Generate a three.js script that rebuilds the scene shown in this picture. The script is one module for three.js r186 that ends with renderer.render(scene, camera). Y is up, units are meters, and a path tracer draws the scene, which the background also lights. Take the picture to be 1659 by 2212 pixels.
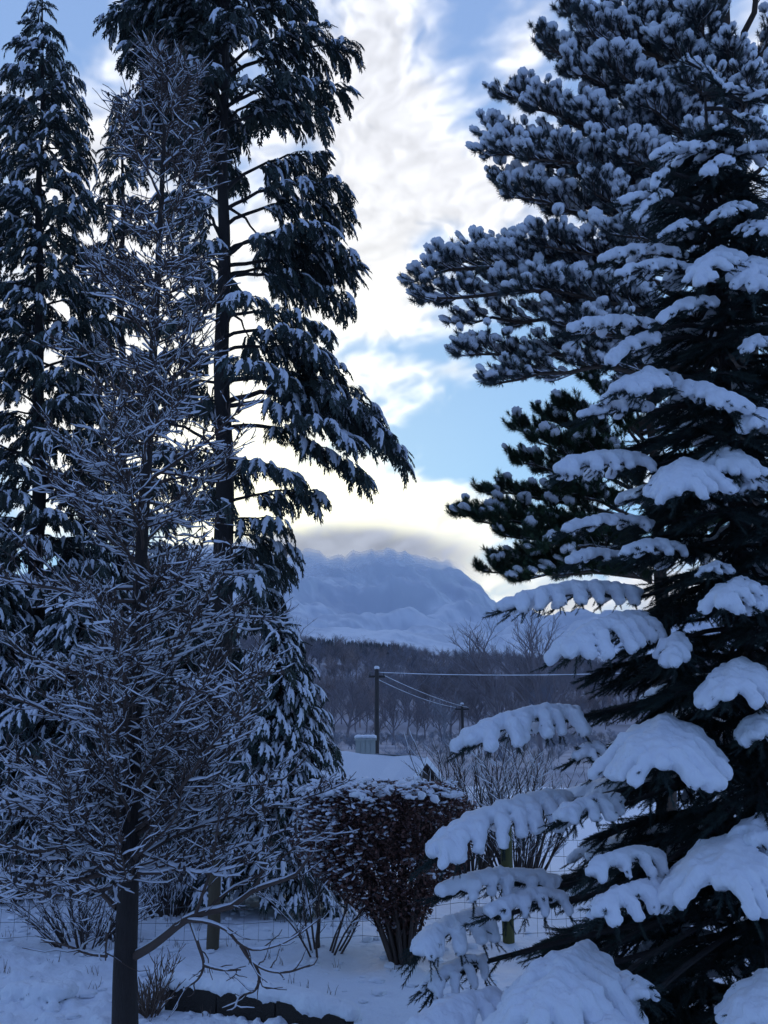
import * as THREE from 'three';
import { mergeGeometries } from 'three/addons/utils/BufferGeometryUtils.js';
import { createNoise3D, createNoise2D } from 'simplex-noise';

// ---------------------------------------------------------------- camera, sky, sun, exposure
const scene = new THREE.Scene();
const CAM_H = 2.5, FOV = 58, PITCH = 11.1 * Math.PI / 180;
const camera = new THREE.PerspectiveCamera(FOV, 768 / 1024, 0.1, 12000);
camera.position.set(0, CAM_H, 0);
camera.rotation.set(PITCH, 0, 0);
const renderer = new THREE.WebGLRenderer({ antialias: true });
renderer.setSize(768, 1024);
renderer.toneMapping = THREE.LinearToneMapping;
renderer.toneMappingExposure = 1.12;
renderer.shadowMap.enabled = true;
scene.fog = new THREE.FogExp2(0xccd4ea, 0.00013);

// seeded random numbers and noise
function rng(seed) {
  let a = seed >>> 0;
  return () => { a = (a + 0x6d2b79f5) | 0; let t = Math.imul(a ^ (a >>> 15), 1 | a); t = (t + Math.imul(t ^ (t >>> 7), 61 | t)) ^ t; return ((t ^ (t >>> 14)) >>> 0) / 4294967296; };
}
const n3 = createNoise3D(rng(11)), n2 = createNoise2D(rng(12));
const fbm3 = (x, y, z, o = 4) => { let s = 0, a = 0.5; for (let i = 0; i < o; i++, a *= 0.5, x *= 2.03, y *= 2.03, z *= 2.03) s += a * n3(x, y, z + i * 7.1); return s; };
const fbm2 = (x, y, o = 4) => { let s = 0, a = 0.5; for (let i = 0; i < o; i++, a *= 0.5, x *= 2.03, y *= 2.03) s += a * n2(x + i * 3.7, y); return s; };
const clamp = (x, a = 0, b = 1) => Math.min(b, Math.max(a, x));
const smooth = (a, b, x) => { const t = clamp((x - a) / (b - a)); return t * t * (3 - 2 * t); };
const lerp = (a, b, t) => a + (b - a) * t;
const V = (x, y, z) => new THREE.Vector3(x, y, z);
const UP = V(0, 1, 0);

// a sighting through the lens turned into a place d metres ahead (positions read off the photograph)
const FPX = 1106 / Math.tan(FOV * Math.PI / 360);
function P(px, py, d) {
  const x = (px - 829.5) / FPX, y = (1106 - py) / FPX, c = Math.cos(PITCH), s = Math.sin(PITCH), t = d / (c - y * s);
  return V(x * t, CAM_H + (y * c + s) * t, -d);
}
const azOf = (px, py) => { const p = P(px, py, 1); return Math.atan2(p.x, 1); };
const elOf = (px, py) => { const p = P(px, py, 1); return Math.atan2(p.y - CAM_H, Math.hypot(p.x, 1)); };

// computed sky: air and clouds only, as a function of azimuth (0 = ahead) and elevation
const SUN_AZ = azOf(640, 1200), SUN_EL = 6.2 * Math.PI / 180;
const sunDir = V(Math.sin(SUN_AZ) * Math.cos(SUN_EL), Math.sin(SUN_EL), -Math.cos(SUN_AZ) * Math.cos(SUN_EL));
{
  const SW = 3072, SH = 1536, data = new Float32Array(SW * SH * 4);
  // clouds: centre (as sighted), half sizes in degrees, strength (negative: a clear gap)
  const K = 180 / Math.PI / FPX;
  const blobs = [
    [800, 100, 190, 130, .75], [860, 350, 230, 190, .9], [760, 560, 170, 110, .8], [1010, 420, 150, 110, .6], [800, 690, 170, 34, .6], [900, 840, 160, 60, .28],
    [1130, 115, 75, 75, .62], [250, 105, 110, 50, .25], [150, 300, 220, 120, .5], [350, 600, 380, 260, .75], [450, 950, 500, 190, .9], [700, 1090, 330, 60, 1.0],
    [940, 1080, 180, 38, .5], [1250, 1290, 420, 75, .7], [800, 1190, 330, 75, .95], [1250, 500, 300, 140, .4], [1500, 130, 200, 100, .5], [1000, 800, 80, 25, .5],
    [955, 530, 90, 45, -.75], [870, 755, 150, 24, -.5], [1000, 950, 190, 110, -.85], [1010, 170, 110, 190, -.6], [60, 50, 170, 80, -.6], [600, 20, 80, 60, -.2], [1250, 780, 180, 150, -.6], [1200, 1100, 150, 80, -.2],
  ].map(([x, y, rx, ry, s]) => [azOf(x, y) * 180 / Math.PI, elOf(x, y) * 180 / Math.PI, rx * K, ry * K, s]);
  const capA = azOf(770, 1200) * 57.2958, capE = elOf(800, 1186) * 57.2958;
  for (let r = 0; r < SH; r++) {
    const el = ((r + .5) / SH - .5) * Math.PI, y = Math.sin(el), ce = Math.cos(el), eld = el * 57.2958;
    for (let c = 0; c < SW; c++) {
      const phi = ((c + .5) / SW - .5) * 2 * Math.PI, x = Math.cos(phi) * ce, z = Math.sin(phi) * ce, o = (r * SW + c) * 4;
      if (y < -0.02) { data[o] = .20; data[o + 1] = .25; data[o + 2] = .38; data[o + 3] = 1; continue; }
      const az = Math.atan2(x, -z) * 57.2958, cs = x * sunDir.x + y * sunDir.y + z * sunDir.z, front = clamp(-z * .5 + .5);
      // noise coordinates on the cloud layer, wind drawn towards upper right
      const q = fbm3(x * 5, y * 9, z * 5, 4), nz = fbm3(x * 7 + q * .8, y * 11 + q * .5 - x * 3, z * 7, 5), fine = fbm3(x * 26 + q * 2, y * 40 - x * 10, z * 26, 4);
      let cov = .12 + .08 * (1 - front) - .3 * smooth(.68, .95, y);
      for (const [a, e, ra, re, s] of blobs) {
        const da = (az - a) / ra, de = (eld - e) / re, dd = da * da + de * de;
        if (dd < 7) cov += s * Math.exp(-dd * .9);
      }
      let dens = smooth(.03, .98, cov + nz * .58 + fine * .26);
      // air
      const h = clamp(y), ga = Math.exp(-h * 3.4);
      let R = lerp(.235, .43, ga), G = lerp(.335, 1.0, ga), B = lerp(.64, 1.5, ga);
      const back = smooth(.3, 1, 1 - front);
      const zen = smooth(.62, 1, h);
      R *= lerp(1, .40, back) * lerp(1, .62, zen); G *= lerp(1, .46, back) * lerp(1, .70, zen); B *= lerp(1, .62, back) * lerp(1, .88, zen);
      const warm = Math.pow(clamp(cs), 26), warm2 = Math.pow(clamp(cs), 5);
      // cloud, brighter and creamier near the hidden sun, greyer where thick above the mountain
      const shade = 1 - .30 * smooth(.35, 1.1, cov + nz * .5 - fine * .5) * (1 - warm) ;
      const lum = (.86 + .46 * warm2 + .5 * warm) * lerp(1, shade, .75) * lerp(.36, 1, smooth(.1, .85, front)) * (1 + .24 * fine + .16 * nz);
      let cr = lum * lerp(.90, 1.04, warm2), cg = lum * lerp(.96, 1.02, warm2), cb = lum * lerp(1.08, .72, warm * .9 + warm2 * .1);
      const cap = smooth(.12, .8, Math.exp(-(((az - capA) / 8.5) ** 2) - (((eld - capE + .012 * (az - capA) ** 2) / 1.75) ** 2)) + .16 * nz + .14 * fine);
      dens = Math.max(dens, cap); const cl = 1 + .3 * fine + .2 * nz; cr = lerp(cr, .36 * cl, cap * .9); cg = lerp(cg, .40 * cl, cap * .9); cb = lerp(cb, .53 * cl, cap * .9);
      data[o] = lerp(R + .25 * warm, cr, dens); data[o + 1] = lerp(G + .2 * warm, cg, dens); data[o + 2] = lerp(B, cb, dens); data[o + 3] = 1;
    }
  }
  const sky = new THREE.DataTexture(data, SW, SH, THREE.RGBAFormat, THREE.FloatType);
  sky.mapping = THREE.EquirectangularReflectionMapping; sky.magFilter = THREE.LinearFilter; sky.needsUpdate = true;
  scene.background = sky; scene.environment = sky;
}
const sun = new THREE.DirectionalLight(new THREE.Color(1, .86, .68), 0.8);
sun.name = 'sun'; sun.position.copy(sunDir).multiplyScalar(60); sun.target.position.set(0, 0, -8);
sun.castShadow = true; sun.shadow.radius = 20; sun.shadow.mapSize.set(2048, 2048);
Object.assign(sun.shadow.camera, { left: -30, right: 30, top: 30, bottom: -30, near: 1, far: 150 });
scene.add(sun, sun.target);

// ---------------------------------------------------------------- helpers
const taken = new Map();
function numbered(name) { const k = taken.get(name) ?? 0; taken.set(name, k + 1); return k ? `${name}_${String(k).padStart(3, '0')}` : name; }
function tag(o, label, category, group, kind) { o.userData.label = label; if (category) o.userData.category = category; if (group) o.userData.group = group; if (kind) o.userData.kind = kind; return o; }
function thing(name, label, category, pos, group) { const o = new THREE.Group(); o.name = numbered(name); o.position.copy(pos); scene.add(o); return tag(o, label, category, group); }
function finish(m, name, parent, origin) {
  m.name = parent === scene ? numbered(name) : name; m.castShadow = m.receiveShadow = true;
  parent.add(m);
  if (parent !== scene) m.position.copy(worldOffset(parent)).negate();
  return m;
}
function worldOffset(p) { const v = V(0, 0, 0); for (let o = p; o && o !== scene; o = o.parent) v.add(o.position); return v; }   // geometry is written in world metres; parts hang under their thing's base
class MB {
  constructor() { this.p = []; this.n = []; this.i = []; this.u = []; this.c = null; }
  tube(pts, rad, sides = 5, flat = 1) {
    const base = this.p.length / 3, m = pts.length;
    let nrm = null, len = 0; const t = V(0, 0, 0), b = V(0, 0, 0);
    for (let k = 0; k < m; k++) {
      t.subVectors(pts[Math.min(k + 1, m - 1)], pts[Math.max(k - 1, 0)]).normalize();
      if (!nrm) nrm = Math.abs(t.y) > .9 ? V(1, 0, 0) : V(0, 1, 0);
      nrm.addScaledVector(t, -nrm.dot(t)).normalize(); b.crossVectors(t, nrm);
      if (k) len += pts[k].distanceTo(pts[k - 1]);
      const r = typeof rad === 'function' ? rad(k / (m - 1)) : rad[k];
      for (let s = 0; s <= sides; s++) {
        const a = s / sides * 2 * Math.PI, c = Math.cos(a), d = Math.sin(a), x = nrm.x * c + b.x * d, y = nrm.y * c + b.y * d, z = nrm.z * c + b.z * d;
        this.p.push(pts[k].x + x * r, pts[k].y + y * r * flat, pts[k].z + z * r); this.n.push(x, y, z); this.u.push(s / sides * r * 6.28, len);
      }
    }
    const w = sides + 1;
    for (let k = 0; k < m - 1; k++) for (let s = 0; s < sides; s++) { const a = base + k * w + s; this.i.push(a, a + 1, a + w, a + 1, a + w + 1, a + w); }
    return this;
  }
  // snow lying along a twig: a lumpy strip on its upper side, thin where the twig is steep
  snow(pts, rad, thick, rnd, sides = 5, gap = .1, flat = .75) {
    const m = pts.length, out = [], rr = []; let on = rnd() > gap;
    const flush = () => { if (out.length > 1) { rr[0] *= .35; rr[rr.length - 1] *= .3; this.tube(out.slice(), rr.slice(), sides, flat); } out.length = rr.length = 0; };
    for (let k = 0; k < m; k++) {
      const a = pts[Math.max(0, k - 1)], b = pts[Math.min(m - 1, k + 1)], dy = Math.abs(b.y - a.y) / (a.distanceTo(b) + 1e-6), lie = clamp(1.25 - dy * 1.1), r = (typeof rad === 'function' ? rad(k / (m - 1)) : rad[k]);
      if (rnd() < gap) on = !on || rnd() < .6;
      const w = (thick * lerp(.55, 1.25, rnd()) + r * .55) * lie;
      if (on && lie > .2) { out.push(V(pts[k].x, pts[k].y + r * .6 + w * .45, pts[k].z)); rr.push(w); } else flush();
    }
    flush(); return this;
  }
  tri(a, b, c) {
    const n = V().subVectors(b, a).cross(V().subVectors(c, a)).normalize(), k = this.p.length / 3;
    for (const q of [a, b, c]) { this.p.push(q.x, q.y, q.z); this.n.push(n.x, n.y, n.z); this.u.push(q.x, q.z); }
    this.i.push(k, k + 1, k + 2); return this;
  }
  quad(a, b, c, d) { return this.tri(a, b, c).tri(a, c, d); }
  geo(g) { // add a ready geometry
    const k = this.p.length / 3, P0 = g.attributes.position.array, N0 = g.attributes.normal.array, U0 = g.attributes.uv?.array;
    for (const v of P0) this.p.push(v); for (const v of N0) this.n.push(v);
    if (U0) for (const v of U0) this.u.push(v); else for (let q = 0; q < P0.length; q += 3) this.u.push(P0[q], P0[q + 2]);
    if (g.index) for (const v of g.index.array) this.i.push(v + k); else for (let q = 0; q < P0.length / 3; q++) this.i.push(q + k);
    return this;
  }
  get empty() { return !this.i.length; }
  geometry() {
    const g = new THREE.BufferGeometry();
    g.setAttribute('position', new THREE.Float32BufferAttribute(this.p, 3)); g.setAttribute('normal', new THREE.Float32BufferAttribute(this.n, 3)); g.setAttribute('uv', new THREE.Float32BufferAttribute(this.u, 2));
    if (this.c) g.setAttribute('color', new THREE.Float32BufferAttribute(this.c, 3));
    g.setIndex(this.i); return g;
  }
  build(name, mat, parent) { return finish(new THREE.Mesh(this.geometry(), mat), name, parent); }
}
class Scatter {
  constructor() { this.m = []; this.c = []; }
  add(pos, dir, up, sx, sy = sx, sz = sx, col) {
    const x = dir.clone().normalize(), z = V().crossVectors(x, up); if (z.lengthSq() < 1e-6) z.set(0, 0, 1); z.normalize();
    const y = V().crossVectors(z, x);
    this.m.push(new THREE.Matrix4().makeBasis(x.multiplyScalar(sx), y.multiplyScalar(sy), z.multiplyScalar(sz)).setPosition(pos));
    if (col) this.c.push(col);
  }
  build(name, geo, mat, parent) {
    if (!this.m.length) return null;
    const o = new THREE.InstancedMesh(geo, mat, this.m.length);
    this.m.forEach((m, i) => { o.setMatrixAt(i, m); if (this.c.length) o.setColorAt(i, this.c[i]); });
    finish(o, name, parent); o.userData.kind = 'stuff'; return o;
  }
}
// a path that grows step by step
function grow(start, dir, len, segs, rnd, { up = 0, wob = .1, upEnd = up } = {}) {
  const pts = [start.clone()], d = dir.clone().normalize(), p = start.clone(), s = len / segs;
  for (let k = 0; k < segs; k++) {
    d.x += (rnd() - .5) * wob * 2; d.z += (rnd() - .5) * wob * 2; d.y += (rnd() - .5) * wob * 1.4 + lerp(up, upEnd, k / segs); d.normalize();
    p.addScaledVector(d, s); pts.push(p.clone());
  }
  return pts;
}
const along = (pts, t) => { const f = clamp(t, 0, .9999) * (pts.length - 1), k = Math.floor(f); return pts[k].clone().lerp(pts[k + 1], f - k); };
const heading = (pts, t) => { const k = Math.min(Math.floor(clamp(t) * (pts.length - 1)), pts.length - 2); return pts[k + 1].clone().sub(pts[k]).normalize(); };
function spline(pts, n) { return new THREE.CatmullRomCurve3(pts, false, 'centripetal').getPoints(n); }

// smooth union of tapered capsules meshed with surface nets: rounded, heavy snow
function snowShape(caps, cell, k, squash = 1, rough = .006) {
  const lo = V(1e9, 1e9, 1e9), hi = V(-1e9, -1e9, -1e9);
  for (const c of caps) for (const [q, r] of [[c.a, c.ra], [c.b, c.rb]]) { lo.min(V(q.x - r, q.y - r, q.z - r)); hi.max(V(q.x + r, q.y + r, q.z + r)); }
  lo.subScalar(cell * 2 + k * .5); hi.addScalar(cell * 2 + k * .5);
  const nx = Math.ceil((hi.x - lo.x) / cell) + 1, ny = Math.ceil((hi.y - lo.y) / cell) + 1, nz = Math.ceil((hi.z - lo.z) / cell) + 1, f = new Float32Array(nx * ny * nz).fill(1);
  const pre = caps.map((c) => ({ c, bx: c.b.x - c.a.x, by: (c.b.y - c.a.y) * squash, bz: c.b.z - c.a.z }));
  for (const q of pre) q.l = q.bx * q.bx + q.by * q.by + q.bz * q.bz + 1e-9;
  for (let z = 0, o = 0; z < nz; z++) for (let y = 0; y < ny; y++) for (let x = 0; x < nx; x++, o++) {
    const X = lo.x + x * cell, Y = lo.y + y * cell, Z = lo.z + z * cell; let d = 1;
    for (const { c, bx, by, bz, l } of pre) {
      const ax = X - c.a.x, ay = (Y - c.a.y) * squash, az = Z - c.a.z, t = clamp((ax * bx + ay * by + az * bz) / l), ex = ax - bx * t, ey = ay - by * t, ez = az - bz * t;
      const e = Math.sqrt(ex * ex + ey * ey + ez * ez) - (c.ra + (c.rb - c.ra) * t);
      const h = clamp(.5 + .5 * (d - e) / k); d = d + (e - d) * h - k * h * (1 - h);
    }
    f[o] = d < .12 ? d + rough * n3(X * 14, Y * 14, Z * 14) + rough * .7 * n3(X * 33, Y * 33, Z * 33) : d;
  }
  const id = new Int32Array(nx * ny * nz).fill(-1), p = [], idx = [], sx = 1, sy = nx, sz = nx * ny;
  for (let z = 0; z < nz - 1; z++) for (let y = 0; y < ny - 1; y++) for (let x = 0; x < nx - 1; x++) {
    const o = x + y * sy + z * sz; let cx = 0, cy = 0, cz = 0, n = 0;
    for (let e = 0; e < 12; e++) {
      const ax = e >> 2, u = e & 1, v = (e >> 1) & 1, px = ax === 0 ? 0 : u, py = ax === 1 ? 0 : ax === 0 ? u : v, pz = ax === 2 ? 0 : v;
      const i0 = o + px + py * sy + pz * sz, i1 = i0 + (ax === 0 ? sx : ax === 1 ? sy : sz), a = f[i0], b = f[i1];
      if ((a < 0) !== (b < 0)) { const t = a / (a - b); cx += px + (ax === 0 ? t : 0); cy += py + (ax === 1 ? t : 0); cz += pz + (ax === 2 ? t : 0); n++; }
    }
    if (n) { id[o] = p.length / 3; p.push(lo.x + (x + cx / n) * cell, lo.y + (y + cy / n) * cell, lo.z + (z + cz / n) * cell); }
  }
  for (let z = 1; z < nz - 1; z++) for (let y = 1; y < ny - 1; y++) for (let x = 1; x < nx - 1; x++) {
    const o = x + y * sy + z * sz, a = f[o] < 0;
    for (const [s, u, v] of [[sx, sy, sz], [sy, sz, sx], [sz, sx, sy]]) {
      if (a === f[o + s] < 0) continue;
      const q0 = id[o - u - v], q1 = id[o - v], q2 = id[o], q3 = id[o - u];
      if (q0 < 0 || q1 < 0 || q2 < 0 || q3 < 0) continue;
      if (a) idx.push(q0, q1, q2, q0, q2, q3); else idx.push(q0, q2, q1, q0, q3, q2);
    }
  }
  const g = new THREE.BufferGeometry();
  g.setAttribute('position', new THREE.Float32BufferAttribute(p, 3)); g.setIndex(idx); g.computeVertexNormals();
  const uv = new Float32Array(p.length / 3 * 2); for (let q = 0; q < uv.length / 2; q++) { uv[q * 2] = p[q * 3] + p[q * 3 + 1] * .5; uv[q * 2 + 1] = p[q * 3 + 2] + p[q * 3 + 1] * .5; }
  g.setAttribute('uv', new THREE.Float32BufferAttribute(uv, 2));
  return g;
}

// ---------------------------------------------------------------- materials
function noiseTexture(seed, n, fx, fy, oct) { // tileable by blending
  const d = new Uint8Array(n * n * 4), N = createNoise3D(rng(seed));
  for (let y = 0; y < n; y++) for (let x = 0; x < n; x++) {
    const u = x / n, v = y / n; let s = 0, a = .5, f = 1;
    for (let o = 0; o < oct; o++, a *= .55, f *= 2) s += a * (N(Math.cos(u * 6.2832) * fx * f / 6.28 + 5, Math.sin(u * 6.2832) * fx * f / 6.28, v * fy * f) * (1 - v) + N(Math.cos(u * 6.2832) * fx * f / 6.28 + 5, Math.sin(u * 6.2832) * fx * f / 6.28, (v - 1) * fy * f) * v);
    const c = clamp(.5 + .5 * s) * 255, o = (y * n + x) * 4; d[o] = d[o + 1] = d[o + 2] = c; d[o + 3] = 255;
  }
  const t = new THREE.DataTexture(d, n, n); t.wrapS = t.wrapT = THREE.RepeatWrapping; t.magFilter = THREE.LinearFilter; t.needsUpdate = true; return t;
}
const rep = (t, x, y) => { const c = t.clone(); c.repeat.set(x, y); c.needsUpdate = true; return c; };
const nzSnow = noiseTexture(31, 256, 9, 9, 5), nzBark = noiseTexture(32, 256, 14, 4, 5);
const M = {};
const std = (name, r, g, b, extra = {}) => { const m = new THREE.MeshStandardMaterial({ roughness: .95, metalness: 0, ...extra }); m.color.setRGB(r, g, b); m.name = name; M[name] = m; return m; };
std('snow', .84, .86, .90, { bumpMap: rep(nzSnow, 3, 3), bumpScale: .008, roughness: .9 });
std('twig_snow', .80, .82, .88);
std('ground_snow', .82, .85, .90, { bumpMap: rep(nzSnow, .9, .9), bumpScale: .02, roughness: .9 });
std('bark_dark', .034, .028, .026, { bumpMap: rep(nzBark, 6, 3), bumpScale: .015 });
std('bark_brown', .042, .032, .028, { bumpMap: rep(nzBark, 8, 3), bumpScale: .012 });
std('twig_brown', .07, .05, .042);
std('twig_larch', .10, .068, .054);
std('pine_wood', .085, .06, .045, { bumpMap: rep(nzBark, 5, 2), bumpScale: .02 });
const leafy = (name, r, g, b) => std(name, r, g, b, { side: THREE.DoubleSide, roughness: .8 });
leafy('cypress', .050, .068, .058); leafy('spruce_needle', .017, .031, .026); leafy('pine_needle', .075, .095, .092); leafy('pine_green', .042, .078, .036); leafy('skirt', .036, .055, .042);
leafy('beech_leaf', .135, .064, .048);
std('post_wood', .11, .085, .052, { bumpMap: rep(nzBark, 8, 2), bumpScale: .006 });
std('mossy_wood', .10, .10, .036, { bumpMap: rep(nzBark, 8, 2), bumpScale: .006 });
std('pole_wood', .05, .045, .042, { bumpMap: rep(nzBark, 6, 1), bumpScale: .008 });
std('wire', .12, .13, .14, { metalness: .4, roughness: .6 });
std('shed_wood', .045, .035, .032, { bumpMap: rep(nzBark, 4, 1), bumpScale: .01 });
std('green_panel', .33, .36, .345);
std('sleeper', .028, .022, .018, { bumpMap: rep(nzBark, 2, 6), bumpScale: .012 });
std('straw', .14, .095, .07);
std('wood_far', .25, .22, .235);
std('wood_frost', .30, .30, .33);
std('fir_far', .06, .068, .068);

// ---------------------------------------------------------------- terrain
const table = (rows, py) => { const a = rows.map(([px, y]) => [azOf(px, y), elOf(px, y)]); return (az) => { if (az <= a[0][0]) return a[0][1]; for (let k = 1; k < a.length; k++) if (az <= a[k][0]) { const t = (az - a[k - 1][0]) / (a[k][0] - a[k - 1][0]); return lerp(a[k - 1][1], a[k][1], t); } return a[a.length - 1][1]; }; };
const peakEl = table([[-900, 1350], [-200, 1280], [250, 1240], [520, 1206], [600, 1234], [660, 1240], [740, 1235], [800, 1232], [860, 1234], [930, 1244], [985, 1260], [1040, 1290], [1078, 1326], [1150, 1345], [1400, 1350], [1900, 1330], [2600, 1370]]);
const hillEl = table([[-900, 1380], [200, 1350], [540, 1350], [640, 1378], [700, 1394], [850, 1403], [1000, 1420], [1200, 1432], [1700, 1440], [2600, 1430]]);
const R_HILL = 650, R_PEAK = 3000;
function nearGround(x, z) {
  const d = -z, r = Math.hypot(x, z);
  let y = -1.5 * smooth(10, 26, r) - 2.8 * smooth(24, 150, r);
  y += .09 * (1 - smooth(8.75, 9.35, d + x * .12 + .12 * n2(x * .9, 3))) * smooth(-2.4, -.6, x);
  y += (.05 * fbm2(x * .35, z * .35, 3) + .022 * fbm2(x * 1.7, z * 1.7, 3)) * (1 - smooth(30, 120, r) * .3) + .5 * fbm2(x * .03, z * .03, 2) * smooth(25, 60, r) * (1 - smooth(100, 150, r));
  y += .11 * Math.max(0, fbm2(x * 3.1 + 9, z * 3.1, 3)) * (1 - smooth(-2.2, -1.4, x)) * (1 - smooth(9, 11, d)) * smooth(5, 6.5, d);
  return y;
}
function height(x, z) {
  const r = Math.hypot(x, z);
  if (r < 150) return nearGround(x, z);
  let az = Math.atan2(x, -z); const ahead = Math.abs(az) < 1.2 ? 1 : 1 - smooth(1.2, 2, Math.abs(az));
  const top = CAM_H + R_HILL * Math.tan(hillEl(az)) * lerp(.6, 1, ahead), peak = CAM_H + R_PEAK * Math.tan(peakEl(az)) * lerp(.4, 1, ahead);
  let y = lerp(-4.3, top, Math.pow(smooth(150, R_HILL * 1.25, r) * 1, .9)) + 5 * fbm2(x * .006, z * .006, 3) * smooth(150, 400, r) * (1 - smooth(560, 640, r) * .7);
  if (r > 800) {
    const s = r < R_PEAK ? Math.pow(smooth(650, 3250, r), 1.0) / Math.pow(smooth(650, 3250, R_PEAK), 1.0) : 1 - smooth(R_PEAK, 6500, r) * .8;
    const ridge = 1 - Math.abs(fbm2(x * .0011 + 4, z * .0011, 4)) * 2;
    y = lerp(y, peak, s) + (70 * (ridge - .6) + 26 * fbm2(x * .006, z * .006, 4) + 9 * fbm2(x * .022, z * .022, 3)) * smooth(900, 1800, r) * (1 - .75 * smooth(2500, 2950, r) * (1 - smooth(3000, 3300, r)));
  }
  return y;
}
const AZ = []; for (let a = -34; a <= 34.001; a += .2) AZ.push(a * Math.PI / 180); for (let a = 38; a < 324; a += 4) AZ.push(a * Math.PI / 180);
function ring(name, radii, mat, label, color) {
  const p = [], idx = [], uv = [], col = [], n = AZ.length;
  for (const r of radii) for (const a of AZ) { const x = Math.sin(a) * r, z = -Math.cos(a) * r; p.push(x, height(x, z), z); uv.push(x, z); if (color) col.push(...color(x, z, r, a)); }
  for (let k = 0; k < radii.length - 1; k++) for (let s = 0; s < n; s++) { const a = k * n + s, b = k * n + (s + 1) % n; idx.push(a, b, a + n, b, b + n, a + n); }
  const g = new THREE.BufferGeometry();
  g.setAttribute('position', new THREE.Float32BufferAttribute(p, 3)); g.setAttribute('uv', new THREE.Float32BufferAttribute(uv, 2)); if (color) g.setAttribute('color', new THREE.Float32BufferAttribute(col, 3));
  g.setIndex(idx); g.computeVertexNormals();
  const m = finish(new THREE.Mesh(g, mat), name, scene); m.userData.kind = 'structure'; m.userData.label = label; return m;
}
const steps = (a, b, n, pw = 1) => Array.from({ length: n + 1 }, (_, k) => a + (b - a) * Math.pow(k / n, pw));
ring('ground', [...steps(.3, 4, 12), ...steps(4, 14, 130).slice(1), ...steps(14, 45, 70).slice(1)], M.ground_snow, 'snow covered garden ground under the trees and hedge');
const fieldMat = std('field_snow', .62, .64, .70, { vertexColors: true });
ring('field', steps(45, 150, 50), fieldMat, 'pale snowy field beyond the shed', (x, z, r) => { const g = clamp(.5 + fbm2(x * .08, z * .25, 4) * 1.6) * .55 + .3; return [lerp(.75, .34, g), lerp(.73, .32, g), lerp(.76, .34, g)]; });
const hillMat = std('hill_floor', .5, .5, .54, { vertexColors: true });
ring('wooded_hill', steps(150, 900, 90), hillMat, 'snow dusted floor of the wooded hillside', (x, z, r) => { const g = clamp(.45 + fbm2(x * .02, z * .02, 4) * 1.2); return [lerp(.8, .3, g), lerp(.8, .28, g), lerp(.85, .3, g)]; });
const mountMat = std('mountain_snow', .80, .83, .88, { vertexColors: true });
ring('mountain', [...steps(900, 3200, 190), ...steps(3200, 4600, 12).slice(1)], mountMat, 'snow covered mountain with bluish heather slopes below the cloud', (x, z, r, a) => {
  // heather and rock showing through thin snow
  const y = height(x, z), e = Math.atan2(y, r), rough = fbm2(x * .0035, z * .0035, 5) * 1.2 + .5, fine = fbm2(x * .018, z * .018, 4) + .8 * fbm2(x * .05 + 3, z * .05, 3);
  const steep = Math.abs(height(x + 12, z) - y) / 12 + Math.abs(height(x, z + 12) - y) / 12;
  let g = smooth(.25, 1.05, rough + fine * .9 + steep * .25 - .02 + .35 * smooth(.03, -.09, Math.abs(a - azOf(900, 1330)) - .05) * smooth(.13, .06, e)) * .5;
  g *= lerp(1, .5, smooth(.09, .15, e));
  return [lerp(1, .50, g), lerp(1, .55, g), lerp(1, .62, g)];
});
const onGround = (px, d) => { const p = P(px, 1500, d); p.y = height(p.x, p.z); return p; };

// ---------------------------------------------------------------- shared foliage pieces
function sprayGeo(seed, pairs, spread, width, droop) { // flat drooping frond, 1 m long along +x
  const r = rng(seed), b = new MB();
  for (let k = 0; k < pairs; k++) for (const s of [-1, 1]) {
    const t = .04 + .9 * k / pairs + r() * .03, l = (.42 - .26 * t) * lerp(.7, 1.2, r()), an = spread * lerp(.7, 1.25, r()), y0 = -droop * t * t;
    const a = V(t, y0, 0), d = V(Math.cos(an), -.35 - r() * .3, s * Math.sin(an)), tip = a.clone().addScaledVector(d, l), mid = a.clone().addScaledVector(d, l * .5), w = width * lerp(.7, 1.3, r());
    const side = V(-d.z * s, (r() - .5) * .8, d.x * s).normalize().multiplyScalar(w); mid.y += .03;
    b.tri(a, mid.clone().add(side), tip).tri(a, tip, mid.clone().sub(side));
  }
  b.tri(V(.8, -droop * .64, -width), V(1.1, -droop * 1.2, 0), V(.8, -droop * .64, width));
  return b.geometry();
}
function spraySnowGeo(seed, droop, side = 4) { // snow lying on such a frond
  const r = rng(seed), b = new MB(), line = [];
  for (let k = 0; k <= 5; k++) { const t = .05 + .85 * k / 5; line.push(V(t, -droop * t * t + .035, (r() - .5) * .04)); }
  b.tube(line, (t) => (.02 + .085 * Math.sin(Math.PI * clamp(t * .9 + .1))) * lerp(.7, 1.3, r()), 6, .5);
  for (let k = 0; k < side; k++) {
    const s = k % 2 ? 1 : -1, t = .15 + .6 * k / side + r() * .08, l = (.26 - .16 * t) * lerp(.6, 1.2, r()), an = .75 + r() * .3, a = V(t, -droop * t * t + .03, 0), q = [];
    for (let j = 0; j <= 3; j++) q.push(V(a.x + Math.cos(an) * l * j / 3, a.y - .09 * (j / 3) ** 1.5, s * Math.sin(an) * l * j / 3));
    b.tube(q, (u) => .014 + .055 * Math.sin(Math.PI * (u * .8 + .15)), 5, .55);
  }
  return b.geometry();
}
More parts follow.
